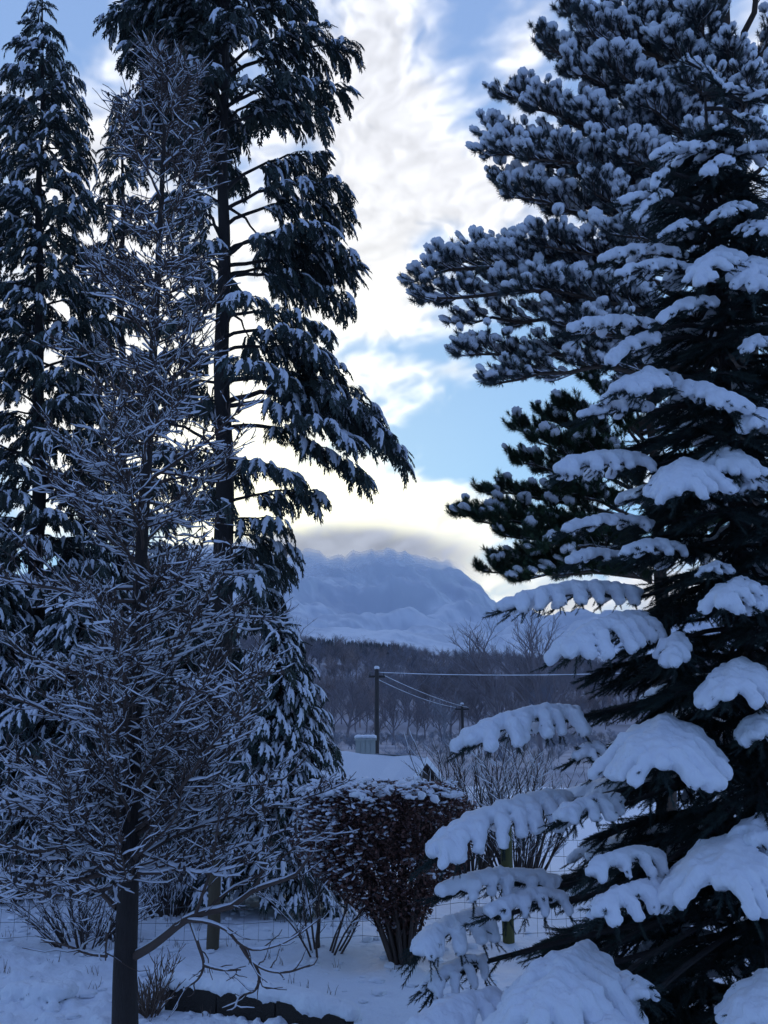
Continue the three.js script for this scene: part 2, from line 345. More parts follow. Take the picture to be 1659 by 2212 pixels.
function blobGeo(seed, amp, flat) { // a soft lump, 1 m radius
  const g = new THREE.IcosahedronGeometry(1, 2), p = g.attributes.position;
  for (let i = 0; i < p.count; i++) { const v = V().fromBufferAttribute(p, i), s = 1 + amp * n3(v.x * 1.6 + seed, v.y * 1.6, v.z * 1.6); p.setXYZ(i, v.x * s, (v.y > 0 ? v.y * flat : v.y * flat * .6) * s, v.z * s); }
  g.computeVertexNormals(); return mergedSmooth(g);
}
function mergedSmooth(g) { // share vertices for smooth shading
  const p = g.attributes.position, map = new Map(), np = [], idx = [];
  for (let i = 0; i < p.count; i++) { const k = [p.getX(i), p.getY(i), p.getZ(i)].map((q) => q.toFixed(4)).join(); if (!map.has(k)) { map.set(k, np.length / 3); np.push(p.getX(i), p.getY(i), p.getZ(i)); } idx.push(map.get(k)); }
  const o = new THREE.BufferGeometry(); o.setAttribute('position', new THREE.Float32BufferAttribute(np, 3)); o.setIndex(idx); o.computeVertexNormals(); return o;
}
function tuftGeo(seed, n, lo, hi, w) { // brush of needles round a shoot tip, pointing along +x, needles about 1 long
  const r = rng(seed), b = new MB();
  for (let k = 0; k < n; k++) {
    const t = r(), a = V(-.6 + .75 * t, 0, 0), an = lerp(lo, hi, 1 - t * .8) * lerp(.7, 1.3, r()), ph = r() * 6.283, l = lerp(.75, 1.1, r()), d = V(Math.cos(an), Math.sin(an) * Math.cos(ph), Math.sin(an) * Math.sin(ph));
    const s = V(0, -Math.sin(ph), Math.cos(ph)).multiplyScalar(w);
    b.tri(a.clone().add(s), a.clone().sub(s), a.clone().addScaledVector(d, l));
  }
  return b.geometry();
}
function shootGeo(seed, n, len, nl, w) { // spruce shoot along +x, len long, thick with short needles
  const r = rng(seed), b = new MB();
  b.tube([V(0, 0, 0), V(len * .5, 0, 0), V(len, 0, 0)], [.004, .003, .002], 3);
  for (let k = 0; k < n; k++) {
    const t = k / n, a = V(t * len, 0, 0), an = lerp(1.15, .45, t) * lerp(.8, 1.2, r()), ph = r() * 6.283, l = nl * lerp(.75, 1.1, r()), d = V(Math.cos(an), Math.sin(an) * Math.cos(ph), Math.sin(an) * Math.sin(ph)), s = V(w, 0, 0).applyAxisAngle(d, r() * 3);
    b.tri(a.clone().add(s), a.clone().sub(s), a.clone().addScaledVector(d, l));
  }
  return b.geometry();
}
const SPRAY = [sprayGeo(1, 11, .62, .045, .32), sprayGeo(2, 10, .75, .05, .42), sprayGeo(3, 12, .55, .042, .52)];
const SPRAY_SNOW = [spraySnowGeo(4, .32), spraySnowGeo(5, .42), spraySnowGeo(6, .52)];
const BLOB = [blobGeo(1, .28, .8), blobGeo(5, .3, .7), blobGeo(9, .34, .75)];
const TUFT = [tuftGeo(7, 80, .25, 1.5, .055), tuftGeo(8, 70, .3, 1.7, .06)];
const SHOOT = [shootGeo(9, 110, .16, .026, .0026), shootGeo(10, 120, .14, .024, .0026)];
const tints = (rnd, v = .35) => { const k = 1 + (rnd() - .5) * 2 * v, w = (rnd() - .5) * .25; return new THREE.Color().setRGB(k * (1 + w), k, k * (1 - w)); };

// ---------------------------------------------------------------- drooping conifers
// limbs: { root, tip, arch, from }, foliage on the outer part, hanging
function conifer({ name, label, category = 'conifer', base, top, r0, limbs, seed, mat, spray = .34, snowShare = .4, step = .13, sideLen = .3, sub = .2 }) {
  const rnd = rng(seed), t = thing(name, label, category, base);
  const tr = []; for (let k = 0; k <= 24; k++) { const u = k / 24; tr.push(V(lerp(base.x, top.x, u) + .05 * n2(u * 4, seed), lerp(base.y - .2, top.y, u), lerp(base.z, top.z, u) + .05 * n2(u * 4, seed + 5))); }
  new MB().tube(tr, (u) => r0 * (1 - .93 * u) + .02 * Math.exp(-u * 30), 12).build('trunk', M.bark_dark, t);
  const fo = [new Scatter(), new Scatter(), new Scatter()], sn = [new Scatter(), new Scatter(), new Scatter()];
  for (const L of limbs) {
    const b = new MB(), len = L.root.distanceTo(L.tip), out = L.tip.clone().sub(L.root), flatOut = V(out.x, 0, out.z).normalize(), cross = V(-flatOut.z, 0, flatOut.x), pts = [], n = Math.max(6, Math.round(len * 5));
    for (let k = 0; k <= n; k++) { const u = k / n; pts.push(L.root.clone().lerp(L.tip, u).add(V((rnd() - .5) * .05 * len * Math.sin(u * 3), (L.arch ?? .1) * len * 4 * u * (1 - u) * lerp(1.2, .8, u) + (rnd() - .5) * .03, (rnd() - .5) * .05 * len))); }
    const lr = .012 + .012 * len;
    b.tube(pts, (u) => lr * (1 - .8 * u), 5);
    const put = (p, d, size, snowy) => {
      const k = Math.floor(rnd() * 3), dir = d.clone(); dir.y -= .18 + rnd() * .55; dir.normalize();
      const up = V((rnd() - .5) * .5, 1, (rnd() - .5) * .5), s = size * lerp(.7, 1.3, rnd());
      fo[k].add(p, dir, up, s, s, s * lerp(.8, 1.15, rnd()), tints(rnd));
      if (rnd() < snowy && dir.y > -.85) sn[k].add(p.clone().add(V(0, .012, 0)), dir, up, s * .98, s, s * lerp(.75, 1.1, rnd()));
    };
    const from = L.from ?? .35;
    for (let u = from, s = 1; u < 1; u += sub / len, s = -s) {
      const p0 = along(pts, u), f = (u - from) / (1 - from), l = (sideLen * len + .18) * lerp(.55, 1.05, rnd()) * lerp(.75, .7, f) * Math.sin(Math.PI * clamp(.22 + f * .72)) + .12;
      const d = flatOut.clone().multiplyScalar(lerp(.55, .9, rnd())).addScaledVector(cross, s * lerp(.6, 1, rnd())).add(V(0, (rnd() - .45) * .3, 0)).normalize();
      const q = grow(p0, d, l, 4, rnd, { up: -.06, upEnd: -.22, wob: .07 });
      b.tube(q, [.008, .007, .005, .004, .003], 3);
      for (let w = .05; w < l; w += step * lerp(.75, 1.25, rnd())) { const sd = rnd() < .5 ? -1 : 1, h = heading(q, w / l), c2 = V(-h.z, 0, h.x); put(along(q, w / l), h.clone().addScaledVector(c2, sd * lerp(.2, .9, rnd())), spray, snowShare * (L.snow ?? 1)); }
      put(q[4], heading(q, 1), spray, snowShare * (L.snow ?? 1));
    }
    for (let u = Math.max(from, .3); u <= 1; u += step * 1.1 / len) put(along(pts, u), heading(pts, u).addScaledVector(cross, (rnd() - .5) * 1.6), spray, snowShare * (L.snow ?? 1));
    put(L.tip, heading(pts, 1), spray * 1.05, snowShare);
    b.build('branch', M.bark_dark, t);
  }
  fo.forEach((f, k) => f.build('foliage', SPRAY[k], mat, t)); sn.forEach((f, k) => f.build('snow', SPRAY_SNOW[k], M.twig_snow, t));
  return t;
}
function autoLimbs(base, top, profile, n, seed, { rise = .1, arch = .1, lo = .04, from = .25, dy = 0, front = 0 } = {}) {
  const rnd = rng(seed), out = [];
  for (let k = 0; k < n; k++) {
    const u = lo + (1 - lo) * Math.pow((k + rnd() * .8) / n, .95), az = k * 2.39996 + rnd() * .7, len = profile(u) * lerp(.72, 1.12, rnd());
    if (len < .08) continue;
    const root = V(lerp(base.x, top.x, u), lerp(base.y, top.y, u), lerp(base.z, top.z, u));
    out.push({ root, tip: root.clone().add(V(Math.cos(az) * len, len * (rise + dy * (1 - u)) * lerp(.4, 1.5, rnd()), Math.sin(az) * len)), arch: arch * lerp(.5, 1.5, rnd()), from: from * lerp(.8, 1.1, rnd()) });
  }
  return out;
}
const prof = (rows) => (u) => { for (let k = 1; k < rows.length; k++) if (u <= rows[k][0]) return lerp(rows[k - 1][1], rows[k][1], (u - rows[k - 1][0]) / (rows[k][0] - rows[k - 1][0])); return rows[rows.length - 1][1]; };

{ // the tall conifer left of the gap: limbs reach where the photograph shows them
  const D = 14, base = onGround(492, D), top = V(base.x - .1, 17.4, -D), rnd = rng(501), limbs = [];
  const topP = P(482, 60, D), lean = (y) => lerp(base.x, topP.x, (y - base.y) / (topP.y - base.y)); top.x = lean(top.y);
  const axis = (py) => { const p = P(488, py, D); return V(lean(p.y), p.y, -D); };
  const tips = [ // tip x, tip y, root y, depth offset, arch
    [655, 12, 60, 0, .08], [600, -60, 20, .3, .1], [753, 100, 175, .1, .12], [700, 60, 150, -.5, .1], [740, 195, 235, .2, .14], [700, 245, 280, -.4, .12], [640, 160, 240, -1, .1], [600, 210, 270, .9, .1], [690, 330, 420, .3, .12], [735, 400, 460, -.3, .13],
    [742, 455, 490, .2, .13], [700, 480, 560, -.7, .1], [742, 545, 545, -.2, .12], [760, 582, 580, .3, .08], [690, 600, 600, .8, .1], [748, 655, 600, .1, .1], [700, 715, 690, -.3, .12], [725, 800, 760, .2, .12], [690, 760, 730, -.8, .12],
    [865, 985, 870, .1, .16], [815, 930, 830, -.5, .14], [810, 900, 800, .6, .12], [785, 1035, 930, -.3, .14], [760, 960, 880, -.9, .12], [720, 880, 820, .7, .1], [680, 1060, 1090, .2, .06], [640, 1030, 1000, -.6, .08], [632, 1190, 1150, 0, .06], [612, 1228, 1230, .3, .05], [600, 1120, 1130, -.4, .05],
    [242, 40, 70, .1, .1], [330, 20, 60, -.5, .1], [300, 70, 110, .6, .1], [370, 130, 150, -.3, .1], [345, 190, 190, .2, .12], [300, 250, 260, .5, .1], [380, 330, 340, -.6, .1], [370, 420, 440, .3, .1], [400, 470, 500, -.3, .1], [385, 560, 590, .5, .08], [410, 640, 650, -.5, .1],
    [370, 760, 770, .3, .1], [390, 880, 870, -.4, .1], [360, 980, 990, .4, .08], [400, 1080, 1080, -.3, .08], [350, 700, 700, -.8, .1], [340, 860, 830, .8, .1],
  ];
  for (const [x, y, ry, dz, arch] of tips) limbs.push({ root: axis(ry), tip: P(x, y, D + dz), arch, from: x > 560 && y > 200 ? .33 : .25 });
  for (let k = 0; k < 30; k++) { // limbs towards and away from the camera
    const py = lerp(-300, 1500, (k + rnd()) / 30), p = axis(py), az = (k % 2 ? 1 : -1) * Math.PI / 2 + (rnd() - .5) * 1.3, len = lerp(1.1, 1.9, rnd()) * (py < 0 ? lerp(.35, 1, smooth(-300, 0, py)) : 1);
    limbs.push({ root: p, tip: p.clone().add(V(Math.cos(az) * len, len * lerp(-.25, .15, rnd()), Math.sin(az) * len)), arch: .12, from: py > 250 && py < 1150 ? .68 : .4 });
  }
  for (let k = 0; k < 26; k++) { const py = lerp(-80, 330, (k + rnd()) / 26), p = axis(py), az = Math.PI + (rnd() - .5) * 2.6, len = lerp(.9, 1.7, rnd()); limbs.push({ root: p, tip: p.clone().add(V(Math.cos(az) * len, len * lerp(-.1, .2, rnd()), -Math.sin(az) * len)), arch: .12, from: .25 }); }
  for (let k = 0; k < 16; k++) { const y = lerp(14.3, 17.2, k / 16), az = k * 2.4, len = lerp(1.4, .25, k / 16), p = V(lean(y), y, -D); limbs.push({ root: p, tip: p.clone().add(V(Math.cos(az) * len, len * .05, Math.sin(az) * len)), arch: .1, from: .25 }); }
  conifer({ name: 'tall_conifer', label: 'tallest dark conifer with bare trunk and one long limb reaching into the gap', base, top, r0: .21, limbs, seed: 77, mat: M.cypress, spray: .32, snowShare: .44, step: .075, sideLen: .23, sub: .11 });
}
{ // narrow conifer at the far left
  const D = 17, base = onGround(106, D), tp = P(92, -5, D), top = V(tp.x, tp.y, -D);
  conifer({ name: 'narrow_conifer', label: 'narrow pointed conifer at the left edge of the photo, tip against blue sky', base, top, r0: .2, seed: 78, mat: M.cypress, spray: .31, snowShare: .4, step: .09, sideLen: .36, sub: .14,
    limbs: autoLimbs(base, top, prof([[0, 1.9], [.35, 1.75], [.6, 1.3], [.8, 1.0], [.9, .66], [.96, .26], [1, .06]]), 165, 502, { rise: .12, arch: .1, from: .3 }) });
}
{ // smaller conifer between the two
  const D = 18.5, base = onGround(285, D), tp = P(262, 185, D), top = V(tp.x, tp.y, -D);
  conifer({ name: 'shorter_conifer', label: 'shorter dark conifer standing between the narrow conifer and the tallest one', base, top, r0: .18, seed: 79, mat: M.cypress, spray: .32, snowShare: .4, step: .1, sideLen: .36, sub: .15,
    limbs: autoLimbs(base, top, prof([[0, 1.8], [.4, 1.35], [.65, .95], [.82, .6], [.93, .25], [1, .06]]), 95, 503, { rise: .1, arch: .1, from: .3 }) });
}
{ // snow-dusted young conifer in front of the tall one
  const D = 12, base = onGround(600, D), tp = P(610, 1352, D), top = V(base.x, tp.y, -D);
  conifer({ name: 'young_conifer', label: 'low young conifer dusted with snow left of the utility pole', base, top, r0: .07, seed: 80, mat: M.skirt, spray: .21, snowShare: .85, step: .07, sideLen: .34, sub: .12,
    limbs: autoLimbs(base, top, prof([[0, .9], [.2, .98], [.5, .76], [.8, .42], [1, .08]]), 95, 504, { rise: -.12, arch: .14, from: .15, lo: .06 }) });
}
{ // low conifers filling the left behind the larch
  const specs = [[-60, 15, 1180, 2.1], [180, 14.5, 1250, 1.7], [400, 15.5, 1220, 1.5]], labels = ['bushy low conifer at the left edge, its foot in a dark hollow', 'bushy low conifer right behind the bare larch trunk', 'bushy low conifer between the larch and the tallest conifer trunk'];
  specs.forEach(([px, D, ty, rad], k) => {
    const base = onGround(px, D), tp = P(px, ty, D), top = V(base.x, tp.y, -D);
    conifer({ name: 'bushy_conifer', label: labels[k], base, top, r0: .1, seed: 81 + k, mat: M.cypress, spray: .27, snowShare: .55, step: .1, sideLen: .32, sub: .15,
      limbs: autoLimbs(base, top, prof([[0, rad], [.3, rad], [.6, rad * .7], [1, .1]]), 80, 505 + k, { rise: -.05, arch: .14, from: .2, lo: .1 }) });
  });
}

// ---------------------------------------------------------------- pines with snow on round needle tufts
function pine({ name, label, base, top, r0, limbs, seed, mat, snowShare, tuft, subs = 9, lean = .35 }) {
  const rnd = rng(seed), t = thing(name, label, 'pine tree', base), tr = [];
  for (let k = 0; k <= 20; k++) { const u = k / 20; tr.push(V(lerp(base.x, top.x, u) + .12 * n2(u * 3, seed), lerp(base.y - .2, top.y, u), lerp(base.z, top.z, u))); }
  new MB().tube(tr, (u) => r0 * (1 - .75 * u), 14).build('trunk', M.pine_wood, t);
  const fo = [new Scatter(), new Scatter()], sn = [new Scatter(), new Scatter(), new Scatter()];
  const put = (p, d) => {
    const k = rnd() < .5 ? 0 : 1, s = tuft * lerp(.75, 1.25, rnd()), dir = d.clone().add(V(0, .35, 0)).normalize();
    fo[k].add(p, dir, UP, s, s, s, tints(rnd, .3));
    if (rnd() < snowShare) { const f = s * lerp(.75, 1.15, rnd()); sn[Math.floor(rnd() * 3)].add(p.clone().addScaledVector(dir, s * .2).add(V(0, s * .34, 0)), V(dir.x, dir.y * .5, dir.z), V((rnd() - .5) * .4, 1, (rnd() - .5) * .4), f * lerp(.8, 1.15, rnd()), f * .72, f * lerp(.7, .95, rnd())); }
  };
  for (const L of limbs) {
    const b = new MB(), snow = new MB(), len = L.root.distanceTo(L.tip), out = L.tip.clone().sub(L.root).normalize(), cross = V().crossVectors(out, UP).normalize(), pts = [], n = 10;
    for (let k = 0; k <= n; k++) { const u = k / n; pts.push(L.root.clone().lerp(L.tip, u).add(V((rnd() - .5) * .04 * len, (L.arch ?? 0) * len * 4 * u * (1 - u) + (rnd() - .5) * .03 * len, (rnd() - .5) * .04 * len))); }
    const lr = .015 + .013 * len;
    b.tube(pts, (u) => lr * (1 - .85 * u) + .004, 6); snow.snow(pts, (u) => lr * (1 - .85 * u), .012, rnd, 5, .25);
    const N = Math.round(subs * (len * .55 + .6));
    for (let k = 0; k < N; k++) {
      const u = lerp(L.from ?? .3, 1, (k + rnd()) / N), p0 = along(pts, u), s = k % 2 ? 1 : -1, l = lerp(.45, .85, rnd()) * lerp(1, .34, u) * clamp(len * .5, .5, 1.15);
      const d = heading(pts, u).multiplyScalar(lerp(.7, 1.1, rnd())).addScaledVector(cross, s * lerp(.15, .95, rnd())).add(V(0, lerp(-.1, .6, rnd()) * lean * 2, 0)).normalize();
      const q = grow(p0, d, l, 5, rnd, { up: .03, upEnd: .12, wob: .09 });
      b.tube(q, [.011, .010, .008, .007, .006, .005], 4); snow.snow(q, () => .007, .012, rnd, 4, .25);
      const tw = 4 + Math.floor(rnd() * 4);
      for (let j = 0; j < tw; j++) {
        const w = lerp(.3, .97, (j + rnd() * .6) / tw), h = heading(q, w), c2 = V().crossVectors(h, UP).normalize(), dd = h.addScaledVector(c2, (j % 2 ? 1 : -1) * lerp(.2, .9, rnd())).add(V(0, lerp(0, .5, rnd()), 0)).normalize();
        const g = grow(along(q, w), dd, lerp(.1, .26, rnd()), 3, rnd, { up: .1, wob: .1 });
        b.tube(g, [.006, .005, .004, .004], 3); if (snowShare > .3) snow.snow(g, () => .005, .010, rnd, 4, .3); put(g[3], heading(g, 1));
        if (rnd() < .5) put(along(g, .5), heading(g, .6).addScaledVector(c2, rnd() - .5));
      }
      put(q[5], heading(q, 1));
    }
    put(pts[n], out);
    const br = b.build('branch', M.pine_wood, t);
    if (!snow.empty) snow.build('snow', M.twig_snow, br);
  }
  fo.forEach((f, k) => f.build('needles', TUFT[k], mat, t)); sn.forEach((f, k) => f.build('snow', BLOB[k], M.snow, t));
  return t;
}
{ // big snowy pine at the upper right
  const D = 12, base = onGround(1635, D), a = P(1618, 150, D), top = V(a.x - .15, 14.5, -D), rnd = rng(601), limbs = [];
  const axis = (py) => { const p = P(1620, py, D), u = (p.y - base.y) / (top.y - base.y); return V(lerp(base.x, top.x, u), p.y, -D); };
  const tips = [[1205, 28, 260, 0], [1250, 60, 230, -.6], [1158, 95, 330, .1], [1215, 150, 360, -.5], [1085, 205, 420, 0], [1140, 230, 430, -.6], [1045, 300, 500, .1], [1050, 325, 520, -.4], [1130, 330, 480, -1], [1072, 400, 560, .2], [1110, 430, 560, -.5],
    [890, 585, 730, 0, .10], [900, 650, 780, -.4, .10], [960, 560, 700, .4, .08], [990, 690, 800, .1, .06], [990, 772, 830, 0, .05], [1035, 822, 850, -.2, .07], [1060, 560, 690, -.6, .06], [1110, 620, 740, -.9], [1180, 700, 800, -.8], [1150, 520, 650, -.9],
    [1230, 250, 450, -.9], [1300, 150, 360, -.9], [1330, 330, 520, -1.2], [1250, 420, 600, -1.1], [1380, 220, 430, -1.2], [1420, 90, 300, -1], [1350, 40, 230, -.6], [1330, 500, 650, -1.2], [1480, 40, 220, -1.1], [1300, 20, 200, .5], [1400, -20, 160, .2], [1500, -40, 120, -.4], [1480, 180, 360, -1.4], [1560, 120, 300, -1.3], [1500, 300, 470, -1.4], [1700, 100, 300, -1], [1720, 250, 420, -1], [1440, 420, 600, -1.4], [1700, 20, 200, -.5], [1750, 350, 520, -.6]];
  for (const [x, y, ry, dz, arch] of tips) limbs.push({ root: axis(ry), tip: P(x + 22, y + 4, D + dz), arch: arch ?? .03, from: .3 });
  for (let k = 0; k < 14; k++) { const p = axis(lerp(-150, 750, rnd())), az = lerp(-2.4, .4, rnd()), len = lerp(1.4, 2.6, rnd()); limbs.push({ root: p, tip: p.clone().add(V(Math.cos(az) * len, len * .45, Math.sin(az) * len * -1 * (rnd() < .5 ? 1 : -1))), arch: .02, from: .3 }); }
  pine({ name: 'snowy_pine', label: 'large pine at upper right with round snow lumps on every needle tuft', base, top, r0: .24, limbs, seed: 90, mat: M.pine_needle, snowShare: .42, tuft: .08, subs: 13 });
}
{ // greener pine behind, lower
  const D = 17, base = onGround(1420, D), a = P(1410, 760, D), top = V(a.x, a.y, -D), rnd = rng(602), limbs = [];
  const axis = (py) => { const p = P(1415, py, D); return V(base.x, p.y, -D); };
  const tips = [[1240, 818, 950, 0], [1190, 880, 1000, -.4], [1155, 905, 1010, .3], [1100, 930, 1050, 0], [1100, 1000, 1090, .1], [1140, 960, 1080, -.6], [1035, 1065, 1130, 0], [975, 1118, 1180, 0, .06], [1010, 1130, 1190, -.5, .04], [1060, 1160, 1200, -.7], [1035, 1240, 1240, 0, .05], [1060, 1215, 1230, .5], [1100, 1255, 1240, -.4, .04], [1150, 1180, 1200, -.9], [1180, 1060, 1130, -.9], [1230, 950, 1060, -.9], [1290, 860, 980, -.6], [1300, 1000, 1100, -1], [1180, 1240, 1250, .3], [1260, 1150, 1200, -1], [1300, 1230, 1260, -.8], [1330, 820, 930, .3]];
  for (const [x, y, ry, dz, arch] of tips) limbs.push({ root: axis(ry), tip: P(x + 26, y, D + dz), arch: arch ?? .03, from: .25 });
  for (let k = 0; k < 12; k++) { const p = axis(lerp(800, 1250, rnd())), az = lerp(-1.5, 1.5, rnd()), len = lerp(1.2, 2.2, rnd()); limbs.push({ root: p, tip: p.clone().add(V(Math.cos(az) * len, len * .3, Math.sin(az) * len)), arch: .02 }); }
  pine({ name: 'green_pine', label: 'greener pine with little snow low behind the snowy pine and spruce', base, top, r0: .2, limbs, seed: 91, mat: M.pine_green, snowShare: .07, tuft: .115, subs: 12 });
}

